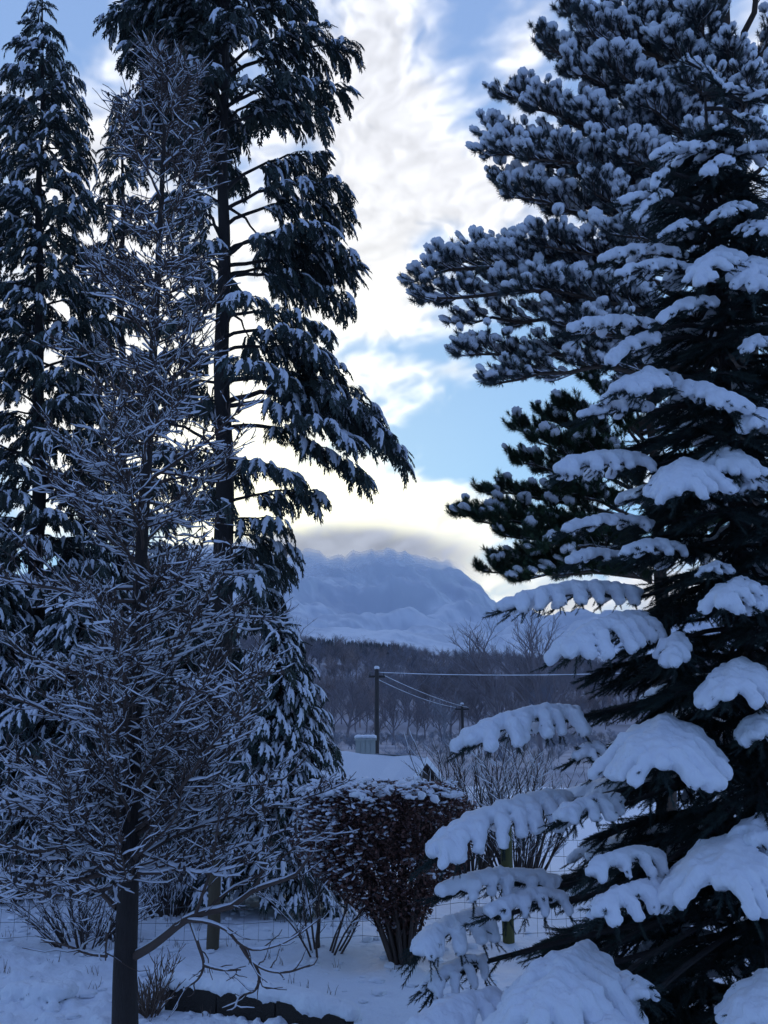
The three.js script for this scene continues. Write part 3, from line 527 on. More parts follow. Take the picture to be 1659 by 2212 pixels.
// ---------------------------------------------------------------- spruce in the right foreground
{
  const D = 5.6, rnd = rng(701), ax = P(1602, 1300, D), base = V(ax.x, height(ax.x, -D), -D), topY = P(1595, 175, D).y;
  const t = thing('spruce_tree', 'blue spruce in the right foreground with thick drooping pads of snow', 'spruce tree', base);
  const tr = []; for (let k = 0; k <= 16; k++) tr.push(V(base.x + .01 * n2(k * .5, 2), lerp(base.y - .1, topY, k / 16), -D));
  new MB().tube(tr, (u) => .085 * (1 - .92 * u), 10).build('trunk', M.bark_dark, t);
  const sh = [new Scatter(), new Scatter()], shoot = (p, d, s = 1) => sh[rnd() < .5 ? 0 : 1].add(p, d, V((rnd() - .5), 1, (rnd() - .5)), s * lerp(.85, 1.25, rnd()), s, s, tints(rnd, .3));
  const needleLine = (q, step = .045, s = 1) => { let L = 0; for (let k = 1; k < q.length; k++) L += q[k].distanceTo(q[k - 1]); for (let w = 0; w < L; w += step) { const h = heading(q, w / L); shoot(along(q, w / L), h.add(V((rnd() - .5) * .9, (rnd() - .5) * .4 - .05, (rnd() - .5) * .9)), s); } shoot(q[q.length - 1], heading(q, 1), s); };
  // a bough: wood from the trunk, side shoots with needles, and its own pad of snow shaped over the shoots
  function bough(root, tip, width, n, { rad = .05, droop = .68, snow = true, cell = .0155, seed = 1, fill = 1 } = {}) {
    const r = rng(seed * 97 + 5), b = new MB(), caps = [], axis = tip.clone().sub(root), len = axis.length(), dir = axis.clone().normalize(), flat = V(dir.x, 0, dir.z); if (flat.lengthSq() < 1e-4) flat.set(0, 0, 1); flat.normalize();
    const cross = V(-flat.z, 0, flat.x), at = V(base.x, clamp(root.y + .12, base.y + .15, topY - .02), -D), wood = spline([at, at.clone().lerp(root, .6).add(V(0, .03, 0)), root.clone(), root.clone().lerp(tip, .5).add(V(0, .08 * len, 0)), tip.clone()], 16);
    b.tube(wood, (u) => .014 * (1 - .75 * u) + .003, 5); if (snow) needleLine(wood.slice(4, 11), .05);
    const main = []; for (let k = 0; k <= 6; k++) { const u = k / 6; main.push(root.clone().lerp(tip, u).add(V((r() - .5) * .03, .11 * len * 4 * u * (1 - u) * .6, (r() - .5) * .03))); }
    const rise = rad * .75;
    for (let k = 0; k < 6; k++) caps.push({ a: main[k].clone().add(V(0, rise, 0)), b: main[k + 1].clone().add(V(0, rise, 0)), ra: rad * lerp(.8, 1.1, r()), rb: rad * lerp(.8, 1.05, r()) });
    needleLine(main, .04);
    for (let k = 0; k < n; k++) {
      const s = k % 2 ? 1 : -1, u = lerp(.05, .9, (k + r() * .7) / n), p0 = along(main, u), prof1 = Math.sin(Math.PI * clamp(.26 + u * .6)), l = width * .5 * prof1 * lerp(.8, 1.15, r()), an = lerp(.75, 1.15, r()) * lerp(1.1, .75, u);
      const d = flat.clone().multiplyScalar(Math.cos(an)).addScaledVector(cross, s * Math.sin(an)), p1 = p0.clone().addScaledVector(d, l * .55).add(V(0, -droop * l * .14 + dir.y * l * .3, 0)), p2 = p0.clone().addScaledVector(d, l).add(V(0, -droop * l * .62 + Math.max(dir.y, -.35) * l * .5, 0));
      const q = [p0, p1, p2], rr = rad * lerp(.72, .98, r());
      caps.push({ a: p0.clone().add(V(0, rise, 0)), b: p1.clone().add(V(0, rise * .9, 0)), ra: rad * .9, rb: rr }, { a: p1.clone().add(V(0, rise * .9, 0)), b: p2.clone().add(V(0, rise * .6, 0)), ra: rr, rb: rr * lerp(.7, 1.15, r()) });
      if (snow && r() < .6) shoot(p2.clone().addScaledVector(d, rad * .3).add(V(0, -rad * .2, 0)), d.clone().add(V((r() - .5) * .6, -.5, (r() - .5) * .6)), .55);
      b.tube(q, [.006, .005, .003], 4); needleLine(snow ? [p0, p1, p1.clone().lerp(p2, .75)] : q, .045, snow ? .62 : 1); 
    }
    const br = b.build('branch', M.bark_dark, t);
    if (snow) { const m = finish(new THREE.Mesh(snowShape(caps, cell, rad * .42, 1.05, .008), M.snow), 'snow_pad', br); }
    return br;
  }
  const pads = [ // root x, y, depth; tip x, y, depth; width; fingers; radius
    [1640, 215, 5.5, 1560, 195, 5.4, .05, 0, .03], [1565, 197, 5.4, 1480, 130, 5.35, .05, 0, .03], [1610, 220, 5.5, 1680, 205, 5.3, .06, 0, .03], [1600, 290, 5.5, 1545, 280, 5.25, .08, 2, .022], [1590, 250, 5.5, 1660, 285, 5.2, .1, 2, .022],
    [1590, 335, 5.5, 1412, 342, 5.15, .26, 5, .042], [1440, 375, 5.2, 1412, 410, 5.05, .05, 0, .036], [1450, 430, 5.25, 1345, 445, 5.0, .1, 2, .036], [1420, 430, 5.1, 1375, 480, 4.95, .05, 0, .034], [1600, 335, 5.4, 1720, 320, 5.1, .28, 5, .042], [1560, 350, 5.3, 1540, 380, 5.0, .22, 4, .036], [1600, 450, 5.4, 1560, 470, 5.0, .3, 5, .028], [1500, 490, 5.3, 1440, 505, 5.0, .25, 4, .026], [1620, 490, 5.3, 1650, 510, 4.95, .3, 5, .028],
    [1480, 560, 5.4, 1300, 565, 5.0, .2, 5, .042], [1500, 590, 5.3, 1340, 598, 4.9, .22, 5, .042], [1560, 555, 5.2, 1515, 620, 4.75, .32, 5, .048], [1625, 575, 5.2, 1630, 630, 4.75, .3, 5, .046], [1540, 660, 5.2, 1428, 700, 4.8, .15, 3, .042],
    [1420, 712, 5.3, 1236, 718, 5.0, .18, 5, .044], [1420, 735, 5.25, 1318, 790, 4.9, .16, 3, .046], [1640, 740, 5.1, 1620, 760, 4.8, .2, 3, .03],
    [1450, 828, 5.3, 1332, 852, 4.85, .34, 5, .05], [1400, 812, 5.05, 1400, 850, 4.8, .25, 4, .046], [1470, 845, 5.1, 1590, 888, 4.7, .28, 6, .048], [1400, 888, 5.2, 1256, 905, 5.0, .16, 4, .04], [1650, 905, 5, 1628, 930, 4.7, .2, 3, .046],
    [1400, 1010, 5.35, 1205, 1025, 4.9, .36, 6, .052], [1490, 1015, 5.15, 1465, 1075, 4.5, .52, 8, .052], [1560, 985, 5.2, 1590, 1030, 4.75, .34, 5, .05], [1620, 1045, 5.1, 1625, 1060, 4.8, .24, 4, .04],
    [1400, 1140, 5.35, 1218, 1152, 5, .14, 4, .04], [1330, 1210, 5.3, 1232, 1218, 5, .08, 2, .04], [1480, 1195, 5.25, 1352, 1200, 4.85, .2, 4, .04], [1560, 1230, 5.1, 1530, 1240, 4.8, .2, 4, .026], [1620, 1275, 5.05, 1560, 1315, 4.5, .36, 6, .046], [1650, 1290, 5, 1640, 1325, 4.6, .2, 4, .044],
    [1380, 1290, 5.45, 1085, 1322, 5.0, .34, 9, .05], [1390, 1350, 5.25, 1230, 1420, 4.6, .44, 8, .054], [1460, 1390, 5.0, 1455, 1440, 4.6, .18, 3, .046], [1610, 1450, 5.0, 1580, 1515, 4.4, .46, 8, .05],
    [1240, 1550, 5.35, 1010, 1612, 4.8, .38, 8, .052], [1440, 1572, 5.0, 1425, 1665, 4.3, .66, 11, .055], [1660, 1565, 4.9, 1630, 1600, 4.5, .25, 4, .046], [1300, 1620, 5.2, 1250, 1640, 5, .2, 3, .035],
    [1230, 1735, 5.15, 930, 1855, 4.6, .44, 10, .055], [1340, 1740, 4.95, 1215, 1775, 4.6, .22, 5, .042], [1660, 1785, 4.75, 1625, 1830, 4.4, .34, 5, .046], [1625, 1825, 4.75, 1560, 1925, 4.1, .7, 12, .055], [1430, 1862, 4.7, 1280, 1895, 4.3, .24, 5, .044], [1450, 1930, 4.6, 1285, 1985, 4.1, .26, 6, .046],
    [1200, 1915, 5.1, 960, 1935, 4.65, .3, 7, .046], [1220, 1950, 4.95, 1060, 1980, 4.6, .24, 5, .042], [1050, 1985, 5.0, 900, 2065, 4.6, .28, 6, .046], [1270, 2070, 4.6, 1170, 2230, 3.85, .66, 11, .055], [1040, 2080, 4.9, 930, 2140, 4.6, .26, 5, .036], [1070, 2170, 4.6, 920, 2240, 4.25, .4, 7, .055], [1330, 2120, 4.4, 1390, 2160, 4.1, .22, 4, .036], [1660, 2130, 4.3, 1640, 2220, 3.9, .4, 7, .05], [1330, 2220, 4.1, 1300, 2270, 3.8, .4, 6, .05],
    [1720, 700, 5.3, 1800, 740, 5.1, .4, 6, .05], [1730, 1000, 5.3, 1850, 1060, 5.0, .4, 7, .05], [1730, 1200, 5.2, 1860, 1280, 4.8, .4, 7, .05], [1740, 1500, 5.0, 1860, 1600, 4.6, .5, 8, .052], [1760, 1900, 4.8, 1930, 2000, 4.4, .5, 8, .052],
  ];
  pads.forEach(([rx, ry, rd, tx, ty, td, w, n, rad], k) => { bough(P(rx, ry, rd), P(tx, ty, td), w, Math.round(n * 1.45), { rad: rad * .8, seed: k + 1, cell: rad < .035 ? .011 : .0135 }); });
  // the dark inside: shorter boughs all round, bare of snow or thinly covered
  const total = topY - base.y;
  for (let k = 0; k < 250; k++) {
    const u = .02 + .9 * Math.pow((k + rnd()) / 250, 1.15), az = k * 2.39996 + rnd(), y = base.y + .1 + total * u, reach = (1.95 * Math.pow(1 - u, .85) + .1) * lerp(.42, .72, rnd()), back = Math.sin(az) > .2;
    const root = V(base.x + Math.cos(az) * reach * .25, y, -D - Math.sin(az) * reach * .25), tip = V(base.x + Math.cos(az) * reach, y - reach * .12 + .1 * (rnd() - .5), -D - Math.sin(az) * reach);
    bough(root, tip, reach * .6, Math.round(6 + reach * 10), { snow: back && rnd() < .5, rad: .04, cell: .024, seed: 300 + k, droop: .4 });
  }
  sh.forEach((f, k) => f.build('needles', SHOOT[k], M.spruce_needle, t));
}

// ---------------------------------------------------------------- bare larch in the left foreground
{
  const D = 5.5, rnd = rng(801), line = [[268, 2420], [270, 2212], [270, 2100], [276, 1950], [282, 1750], [290, 1550], [300, 1300], [312, 1080], [326, 850], [338, 640], [350, 400], [357, 240], [362, 130]].map(([x, y]) => P(x, y, D));
  const g0 = V(line[0].x, height(line[0].x, -D) - .1, -D); line[0] = g0;
  const trunk = spline(line, 60), t = thing('larch_tree', 'slim bare larch in the left foreground, every twig lined with snow', 'larch tree', V(g0.x, height(g0.x, -D), -D));
  const tr = (u) => .074 * (1 - u) ** 1.1 + .006;
  new MB().tube(trunk, tr, 14).build('trunk', M.bark_brown, t);
  const b0 = (start, dir, len, u) => {
    const b = new MB(), s = new MB(), pts = grow(start, dir, len, 10, rnd, { up: .0, upEnd: .11, wob: .22 }), r = .004 + .008 * len;
    b.tube(pts, (q) => r * (1 - .75 * q), 5); s.snow(pts, (q) => r * (1 - .75 * q), .0085, rnd, 5, .14);
    twigs(b, s, pts, len, r, 1.12, lerp(.0078, .0055, smooth(.55, .9, u)), lerp(.26, .55, smooth(.6, .9, u))); return [b, s];
  };
  function twigs(b, s, pts, len, r, amount = 1, snowT = .0082, gap = .27) {
    const n = Math.round((6 + len * 23) * amount);
    for (let k = 0; k < n; k++) {
      const u = lerp(.2, 1, (k + rnd()) / n), h = heading(pts, u), c = V().crossVectors(h, UP).normalize(), l = lerp(.09, .34, rnd() ** 1.4) * lerp(1.1, .7, u);
      const d = h.clone().multiplyScalar(lerp(.4, 1, rnd())).addScaledVector(c, (k % 2 ? 1 : -1) * lerp(.3, 1, rnd())).add(V(0, lerp(-.35, .5, rnd()), 0)).normalize(), q = grow(along(pts, u), d, l, 5, rnd, { up: -.06, upEnd: .26, wob: .42 });
      b.tube(q, [.0042, .004, .0035, .003, .0025, .002], 3); s.snow(q, () => .003, snowT * lerp(.5, 1.5, rnd() ** 1.5), rnd, 4, gap);
      if (rnd() < .5) for (let j = 0; j < 2; j++) cones.push(along(q, rnd()).add(V(0, .012, 0)));
      const m = Math.floor(rnd() * 3 * amount);
      for (let j = 0; j < m; j++) { const w = lerp(.25, .9, rnd()), hh = heading(q, w), cc = V().crossVectors(hh, UP).normalize(), e = grow(along(q, w), hh.addScaledVector(cc, rnd() < .5 ? -.8 : .8).add(V(0, lerp(-.3, .4, rnd()), 0)).normalize(), lerp(.05, .14, rnd()), 3, rnd, { up: .06, wob: .35 }); b.tube(e, [.003, .0028, .0022, .0018], 3); s.snow(e, () => .002, snowT * .8, rnd, 4, gap); }
    }
  }
  const cones = [];
  const lenAt = prof([[0, 1.0], [.2, 1.22], [.34, 1.2], [.5, 1.0], [.66, .74], [.8, .48], [.9, .3], [1, .12]]);
  const N = 185;
  for (let k = 0; k < N; k++) {
    const u = lerp(.272, .995, Math.pow((k + rnd() * .9) / N, 1.55)), p = along(trunk, u), az = k * 2.39996 + rnd() * 1.2, len = lenAt(u) * lerp(.38, 1.2, rnd()), e = lerp(-.12, .75, rnd()) + u * .12;
    const [b, s] = b0(p, V(Math.cos(az) * Math.cos(e), Math.sin(e), Math.sin(az) * Math.cos(e)), len, u);
    const m = b.build('branch', M.twig_larch, t); s.build('snow', M.twig_snow, m);
  }
  { // small cones left on the twigs
    const cn = new Scatter(); for (const q of cones) cn.add(q, V(rnd() - .5, 1, rnd() - .5), V(1, 0, 0), .016, .011, .011, tints(rnd, .4)); cn.build('cones', BLOB[2], M.twig_brown, t);
  }
  // the low limbs, as they run in the photograph
  const low = [
    [[285, 2068, 0], [330, 2042, -.1], [365, 2015, -.15], [400, 1988, -.2], [440, 1972, -.2], [500, 1958, -.2], [545, 1925, -.2], [590, 1908, -.25], [640, 1888, -.3], [668, 1850, -.3]], [[400, 1988, -.2], [450, 1993, -.3], [490, 2010, -.35], [520, 2042, -.4], [550, 2052, -.4], [600, 2042, -.4], [640, 2022, -.4], [690, 1985, -.4]], [[520, 2042, -.4], [540, 2072, -.4], [575, 2095, -.45], [620, 2100, -.5], [670, 2085, -.5]],
    [[412, 1992, -.2], [428, 2040, -.3], [440, 2085, -.3], [428, 2115, -.3], [400, 2135, -.3]], [[440, 2085, -.3], [480, 2095, -.35], [520, 2095, -.4]], [[420, 1982, -.2], [438, 1930, -.25], [455, 1880, -.25], [468, 1800, -.3], [478, 1715, -.3]], [[545, 1925, -.2], [562, 1895, -.2], [575, 1850, -.2], [585, 1790, -.2]], [[440, 1972, -.2], [500, 1920, -.1], [560, 1890, 0], [640, 1830, .1], [700, 1800, .1]],
    [[252, 1962, 0], [215, 1925, .1], [180, 1890, .15], [146, 1850, .2], [138, 1800, .2], [148, 1720, .2], [142, 1640, .2]], [[272, 1850, 0], [230, 1865, -.1], [160, 1893, -.2], [110, 1915, -.3], [60, 1916, -.3], [-10, 1902, -.3]], [[240, 1985, 0], [230, 2030, -.1], [228, 2075, -.1]], [[232, 2065, -.1], [190, 2060, -.1], [150, 2045, -.1], [90, 2030, 0]], [[268, 1860, 0], [255, 1780, -.1], [258, 1700, -.15], [250, 1600, -.2]], [[282, 1860, 0], [330, 1820, -.2], [380, 1760, -.3], [400, 1660, -.3]],
    [[285, 1800, 0], [220, 1770, .1], [160, 1740, .2], [90, 1735, .3], [30, 1700, .3]], [[285, 1780, 0], [350, 1750, .1], [430, 1740, .1], [520, 1700, .2], [600, 1690, .2], [660, 1640, .2]], [[540, 2072, -.4], [560, 2110, -.4], [550, 2140, -.4], [520, 2150, -.4]],
  ];
  low.forEach((pl, k) => {
    const pts = spline(pl.map(([x, y, dz]) => P(x, y, D + dz)), 18), b = new MB(), s = new MB(), len = pts[0].distanceTo(pts[18]), r = k === 0 ? .025 : k === 8 ? .014 : .0085;
    b.tube(pts, (q) => r * (1 - .78 * q) + .002, 6); s.snow(pts, (q) => r * (1 - .78 * q), k < 5 || k === 9 ? .007 : .006, rnd, 5, .22);
    twigs(b, s, pts, len, r, k < 5 || (k > 9 && k < 12) ? .38 : .7, k < 5 ? .0035 : .006, .4);
    const m = b.build('branch', M.twig_larch, t); if (!s.empty) s.build('snow', M.twig_snow, m);
  });
}

// ---------------------------------------------------------------- copper hedge bush
{
  const D = 9.4, base = onGround(868, D), rnd = rng(901), t = thing('hedge_bush', 'clipped copper brown beech bush on many stems, snow along its flat top', 'hedge bush', base);
  const hTop = P(840, 1692, D).y - base.y, cx = P(828, 1700, D).x, rx = .86, rz = .62;
  const prf = (h) => { const u = h / hTop; return lerp(.16, 1, smooth(.08, .66, u)) * (1 - .2 * smooth(.82, 1, u) ** 2); };
  for (let k = 0; k < 26; k++) {
    const az = k * 2.4, q = Math.sqrt((k + .5) / 26), tx = lerp(base.x, cx, .9) + Math.cos(az) * q * rx * .85, tz = base.z + Math.sin(az) * q * rz * .85, b = new MB();
    const p0 = V(base.x + Math.cos(az) * .1 * q, base.y - .05, base.z + Math.sin(az) * .1 * q), pts = spline([p0, V(lerp(p0.x, tx, .25), base.y + .4, lerp(p0.z, tz, .25)), V(lerp(p0.x, tx, .75), base.y + .95, lerp(p0.z, tz, .75)), V(tx, base.y + hTop * lerp(.9, .98, rnd()), tz)], 14);
    b.tube(pts, (u) => .02 * (1 - .8 * u) + .003, 5);
    for (let j = 0; j < 34; j++) { const u = lerp(.2, 1, rnd()), d = V(rnd() - .5, .5, rnd() - .5).normalize(); b.tube(grow(along(pts, u), d, lerp(.12, .3, rnd()) * (u > .8 ? .5 : 1), 4, rnd, { up: .05, wob: .16 }), [.005, .004, .0035, .003, .002], 3); }
    b.build('stem', M.twig_brown, t);
  }
  const leaf = new MB(); // folded oval leaf
  { const m = [V(0, 0, 0), V(.35, .06, 0), V(.7, .04, 0), V(1, -.08, 0)], w = [.05, .34, .26, 0]; for (let k = 0; k < 3; k++) for (const s of [-1, 1]) { const a = m[k], b = m[k + 1], A = V(a.x, a.y + .12 * w[k], s * w[k]), B = V(b.x, b.y + .12 * w[k + 1], s * w[k + 1]); leaf.quad(a, b, B, A); } }
  const lv = new Scatter(), sn = new Scatter(), lg = leaf.geometry(), gone = new MB(), caps = [];
  for (let k = 0; k < 22000; k++) {
    const h = lerp(.16, 1, Math.pow(rnd(), .7)) * hTop, az = rnd() * 6.283, q = Math.pow(rnd(), .3) * prf(h) * (1 + .1 * n3(Math.cos(az) * 2, h * 3, Math.sin(az) * 2)), mid = lerp(base.x, cx, smooth(0, .7, h / hTop));
    const se = 1 / Math.pow(Math.abs(Math.cos(az)) ** 2.4 + Math.abs(Math.sin(az)) ** 2.4, 1 / 2.4), p = V(mid + Math.cos(az) * q * rx * se, base.y + h, base.z + Math.sin(az) * q * rz * se);
    if (h < .55 * hTop && rnd() < lerp(.75, 0, smooth(.1, .55, h / hTop))) continue;
    const tint = rnd(), c = new THREE.Color().setRGB(lerp(.55, 1.7, tint * tint), lerp(.5, 1.75, tint * tint), lerp(.5, 1.8, tint * tint)); if (rnd() < .07) c.setRGB(2.4, 3.8, 5.5);
    lv.add(p, V(rnd() - .5, -.35 + rnd() * .5, rnd() - .5), V(rnd() - .5, 1, rnd() - .5), lerp(.03, .052, rnd()), .05, lerp(.03, .048, rnd()), c);
    const left = smooth(.1, -.8, (p.x - mid) / rx), fr = (q > .75 ? 1 : .3) * (.035 + .30 * left + .30 * smooth(.82, 1, h / hTop));
    if (rnd() < fr * .6) sn.add(p.clone().add(V(0, .016, 0)), V(rnd() - .5, -.1, rnd() - .5), UP, lerp(.018, .042, rnd()), .014, lerp(.014, .026, rnd()));
  }
  lv.build('leaves', lg, M.beech_leaf, t); sn.build('snow', BLOB[1], M.twig_snow, t);
  for (let k = 0; k < 150; k++) { const az = rnd() * 6.283, q = Math.sqrt(rnd()), se = 1 / Math.pow(Math.abs(Math.cos(az)) ** 2.4 + Math.abs(Math.sin(az)) ** 2.4, 1 / 2.4), x = cx + Math.cos(az) * q * rx * .98 * se, z = base.z + Math.sin(az) * q * rz * se, y = base.y + hTop - .03 + .05 * n2(x * 3, z * 3) - .05 * q ** 4, r = lerp(.02, .042, rnd()); caps.push({ a: V(x, y, z), b: V(x + (rnd() - .5) * .2, y + (rnd() - .5) * .02, z + (rnd() - .5) * .12), ra: r, rb: r * .8 }); }
  finish(new THREE.Mesh(snowShape(caps, .022, .03, 1.1, .02), M.snow), 'snow_cap', t);
}

// ---------------------------------------------------------------- bare shrubs
function shrub({ name, label, category = 'shrub', base, w, h, stems, seed, mat, snowT = .01, gap = .2, tw = 12, dirUp = .9, group }) {
  const rnd = rng(seed), t = thing(name, label, category, base, group), b = new MB(), s = new MB();
  for (let k = 0; k < stems; k++) {
    const az = rnd() * 6.283, sp = Math.sqrt(rnd()) * w, p0 = base.clone().add(V(Math.cos(az) * sp * .35, -.03, Math.sin(az) * sp * .35)), d = V(Math.cos(az) * sp, h * dirUp, Math.sin(az) * sp).normalize(), len = h * lerp(.65, 1.1, rnd()), pts = grow(p0, d, len, 8, rnd, { up: .02, upEnd: -.06, wob: .12 });
    b.tube(pts, (u) => (.006 + .006 * h) * (1 - .75 * u), 4); s.snow(pts, () => .004, snowT, rnd, 4, gap);
    for (let j = 0; j < tw; j++) { const u = lerp(.2, 1, rnd()), l = lerp(.15, .4, rnd()) * h * .6, q = grow(along(pts, u), heading(pts, u).add(V((rnd() - .5) * 2, lerp(-.3, .5, rnd()), (rnd() - .5) * 2)).normalize(), l, 4, rnd, { up: .04, wob: .18 }); b.tube(q, [.005, .004, .004, .003, .002], 3); s.snow(q, () => .003, snowT, rnd, 4, gap); }
  }
  b.build('stems', mat, t).userData.kind = 'stuff'; if (!s.empty) s.build('snow', M.twig_snow, t);
  return t;
}
shrub({ name: 'brown_shrub', label: 'low brown shrub with snowy twigs on the snow behind the larch trunk', base: onGround(215, 10.2), w: .8, h: .75, stems: 60, seed: 31, mat: M.twig_brown, tw: 14, snowT: .011 });
shrub({ name: 'brown_shrub', label: 'low twiggy shrub at the fence foot, right of the larch trunk', base: onGround(390, 11.6), w: .7, h: 1.0, stems: 50, seed: 32, mat: M.twig_brown, tw: 14, snowT: .012 });
shrub({ name: 'dark_shrub', label: 'dark tangled shrub at the left edge under the bushy conifer', base: onGround(20, 13.2), w: .9, h: 1.3, stems: 60, seed: 33, mat: M.twig_brown, tw: 14, snowT: .014 });
shrub({ name: 'frosted_shrub', label: 'frosted shrub left of the copper bush at its edge', base: onGround(700, 9.7), w: .6, h: 1.0, stems: 12, seed: 34, mat: M.twig_brown, tw: 14, snowT: .012 });
shrub({ name: 'frosted_shrub', label: 'tall frosted bare shrub just right of the copper bush top', base: onGround(1010, 19), w: 1.1, h: 2.5, stems: 46, seed: 35, mat: M.twig_brown, tw: 18, snowT: .017 });
shrub({ name: 'frosted_shrub', label: 'frosted bare shrub between the copper bush and spruce boughs', base: onGround(1110, 17), w: 1.1, h: 2.2, stems: 50, seed: 36, mat: M.twig_brown, tw: 18, snowT: .016 });
shrub({ name: 'dried_plant', label: 'cluster of dead reddish stalks by the larch trunk, front edge of the bed', category: 'plant', base: onGround(350, 7.9), w: .22, h: .36, stems: 40, seed: 37, mat: M.straw, tw: 3, snowT: .003, gap: .6 });
shrub({ name: 'dried_plant', label: 'thin dry stalk beside the larch trunk, left of the timber edging', category: 'plant', base: onGround(372, 8.3), w: .12, h: .42, stems: 14, seed: 38, mat: M.straw, tw: 3, snowT: .003, gap: .6 });

// ---------------------------------------------------------------- wire fence with wooden posts
{
  const posts = [[478, 9.9, 1.12, .065, M.post_wood], [1086, 10.1, 1.15, .062, M.mossy_wood], [-160, 10.3, 1.1, .06, M.post_wood], [1640, 10.4, 1.1, .06, M.post_wood]];
  const p0 = onGround(478, 9.9), t = thing('wire_fence', 'wire mesh fence on wooden posts behind the copper bush', 'fence', p0), tops = [];
  for (const [px, d, h, r, m] of posts) {
    const p = onGround(px, d), g = new MB(), q = []; for (let k = 0; k <= 6; k++) q.push(V(p.x + .008 * n2(k, px), p.y - .15 + (h + .15) * k / 6, p.z));
    g.tube([...q, V(p.x, q[6].y + .004, p.z)], [r, r * .98, r, r * .97, r, r * .96, r * .93, .001], 10); const post = g.build('post', m, t); tops.push(p);
    finish(new THREE.Mesh(snowShape([{ a: V(p.x - .02, p.y + h + .015, p.z), b: V(p.x + .02, p.y + h + .012, p.z), ra: r * .8, rb: r * .75 }], .012, .02, 1.3, .004), M.snow), 'snow', post);
  }
  const order = [2, 0, 1, 3].map((k) => tops[k]);
  for (let k = 0; k < 3; k++) {
    const a = order[k], b = order[k + 1], w = new MB(), L = a.distanceTo(b), n = Math.round(L / .15);
    for (let j = 0; j <= 6; j++) { const h = .08 + j * .15, q = []; for (let s = 0; s <= 12; s++) { const f = s / 12, x = lerp(a.x, b.x, f), z = lerp(a.z, b.z, f); q.push(V(x, lerp(a.y, b.y, f) + h + .02 * n2(x * 2, j), z)); } w.tube(q, () => .0024, 4); }
    for (let j = 1; j < n; j++) { const f = j / n, x = lerp(a.x, b.x, f), z = lerp(a.z, b.z, f), y = lerp(a.y, b.y, f); w.tube([V(x, y + .05, z), V(x + .004, y + .5, z), V(x, y + .98, z)], () => .002, 3); }
    const m = w.build('wire_mesh', M.wire, t); m.userData.kind = 'stuff';
  }
}
{ // a lone post further back
  const p = onGround(546, 14.5), t = thing('fence_post', 'thin weathered post standing alone in snow behind the wire fence', 'post', p);
  new MB().tube([V(p.x, p.y - .1, p.z), V(p.x + .01, p.y + .5, p.z), V(p.x, p.y + 1.0, p.z), V(p.x, p.y + 1.005, p.z)], [.045, .043, .042, .001], 9).build('stake', M.pole_wood, t);
  finish(new THREE.Mesh(snowShape([{ a: V(p.x - .01, p.y + 1.02, p.z), b: V(p.x + .01, p.y + 1.02, p.z), ra: .045, rb: .04 }], .012, .02, 1.3, .004), M.snow), 'snow', t);
}

// ---------------------------------------------------------------- utility poles and snow-covered wires
function utilityPole(px, d, topY, r, label, arms) {
  const p = onGround(px, d), h = P(px, topY, d).y, t = thing('utility_pole', label, 'utility pole', p), q = []; for (let k = 0; k <= 8; k++) q.push(V(p.x + .01 * n2(k * .4, px), lerp(p.y - .3, h, k / 8), p.z));
  new MB().tube([...q, V(p.x, h + .01, p.z)], (u) => u > .99 ? .001 : r * (1.1 - .3 * u), 12).build('pole', M.pole_wood, t);
  for (const [dy, w] of arms) { const g = new THREE.BoxGeometry(w, .09, .09); g.translate(p.x, h - dy, p.z - r); finish(new THREE.Mesh(g, M.pole_wood), 'crossarm', t); for (const s of [-.42, .42]) { const i = new THREE.LatheGeometry([[.001, .16], [.03, .15], [.04, .11], [.03, .08], [.045, .05], [.02, 0]].map(([x, y]) => new THREE.Vector2(x, y)), 8); i.translate(p.x + s * w, h - dy + .045, p.z - r); finish(new THREE.Mesh(i, M.wire), 'insulator', t); } }
  finish(new THREE.Mesh(snowShape([{ a: V(p.x - .03, h + .05, p.z), b: V(p.x + .03, h + .05, p.z), ra: r * .9, rb: r * .85 }], .025, .04, 1.1, .01), M.snow), 'snow', t);
  return V(p.x, h, p.z);
}
const poleA = utilityPole(814, 40, 1445, .10, 'nearer tall wooden utility pole rising behind the copper bush', [[.32, .7]]);
const poleB = utilityPole(998, 62, 1522, .10, 'shorter distant utility pole in front of the bare wood', [[.3, .9]]);
function wire(name, a, b, sag, r, label) {
  const q = []; for (let k = 0; k <= 30; k++) { const u = k / 30; q.push(a.clone().lerp(b, u).add(V(0, -sag * 4 * u * (1 - u), 0))); }
  const t = thing(name, label, 'cable', a); new MB().tube(q, () => .012, 5).build('cable', M.wire, t); new MB().tube(q.map((p) => V(p.x, p.y + r * .7, p.z)), () => r * lerp(.85, 1.15, .5 + .5 * Math.sin(p_i++ * 1.7)), 6).build('snow', M.twig_snow, t);
}
let p_i = 0;
wire('overhead_cable', V(poleA.x, poleA.y - .15, poleA.z - .1), P(1420, 1452, 34), .12, .017, 'snow lined overhead cable running right from the tall pole to the spruce');
wire('overhead_cable', V(poleA.x + .3, poleA.y - .28, poleA.z - .1), V(poleB.x + .4, poleB.y - .2, poleB.z - .1), .14, .017, 'upper of two snow lined cables sloping down from tall to distant pole');
wire('overhead_cable', V(poleA.x - .3, poleA.y - .28, poleA.z - .1), V(poleB.x - .4, poleB.y - .2, poleB.z - .1), .2, .017, 'lower of two snow lined cables sloping down from tall to distant pole');

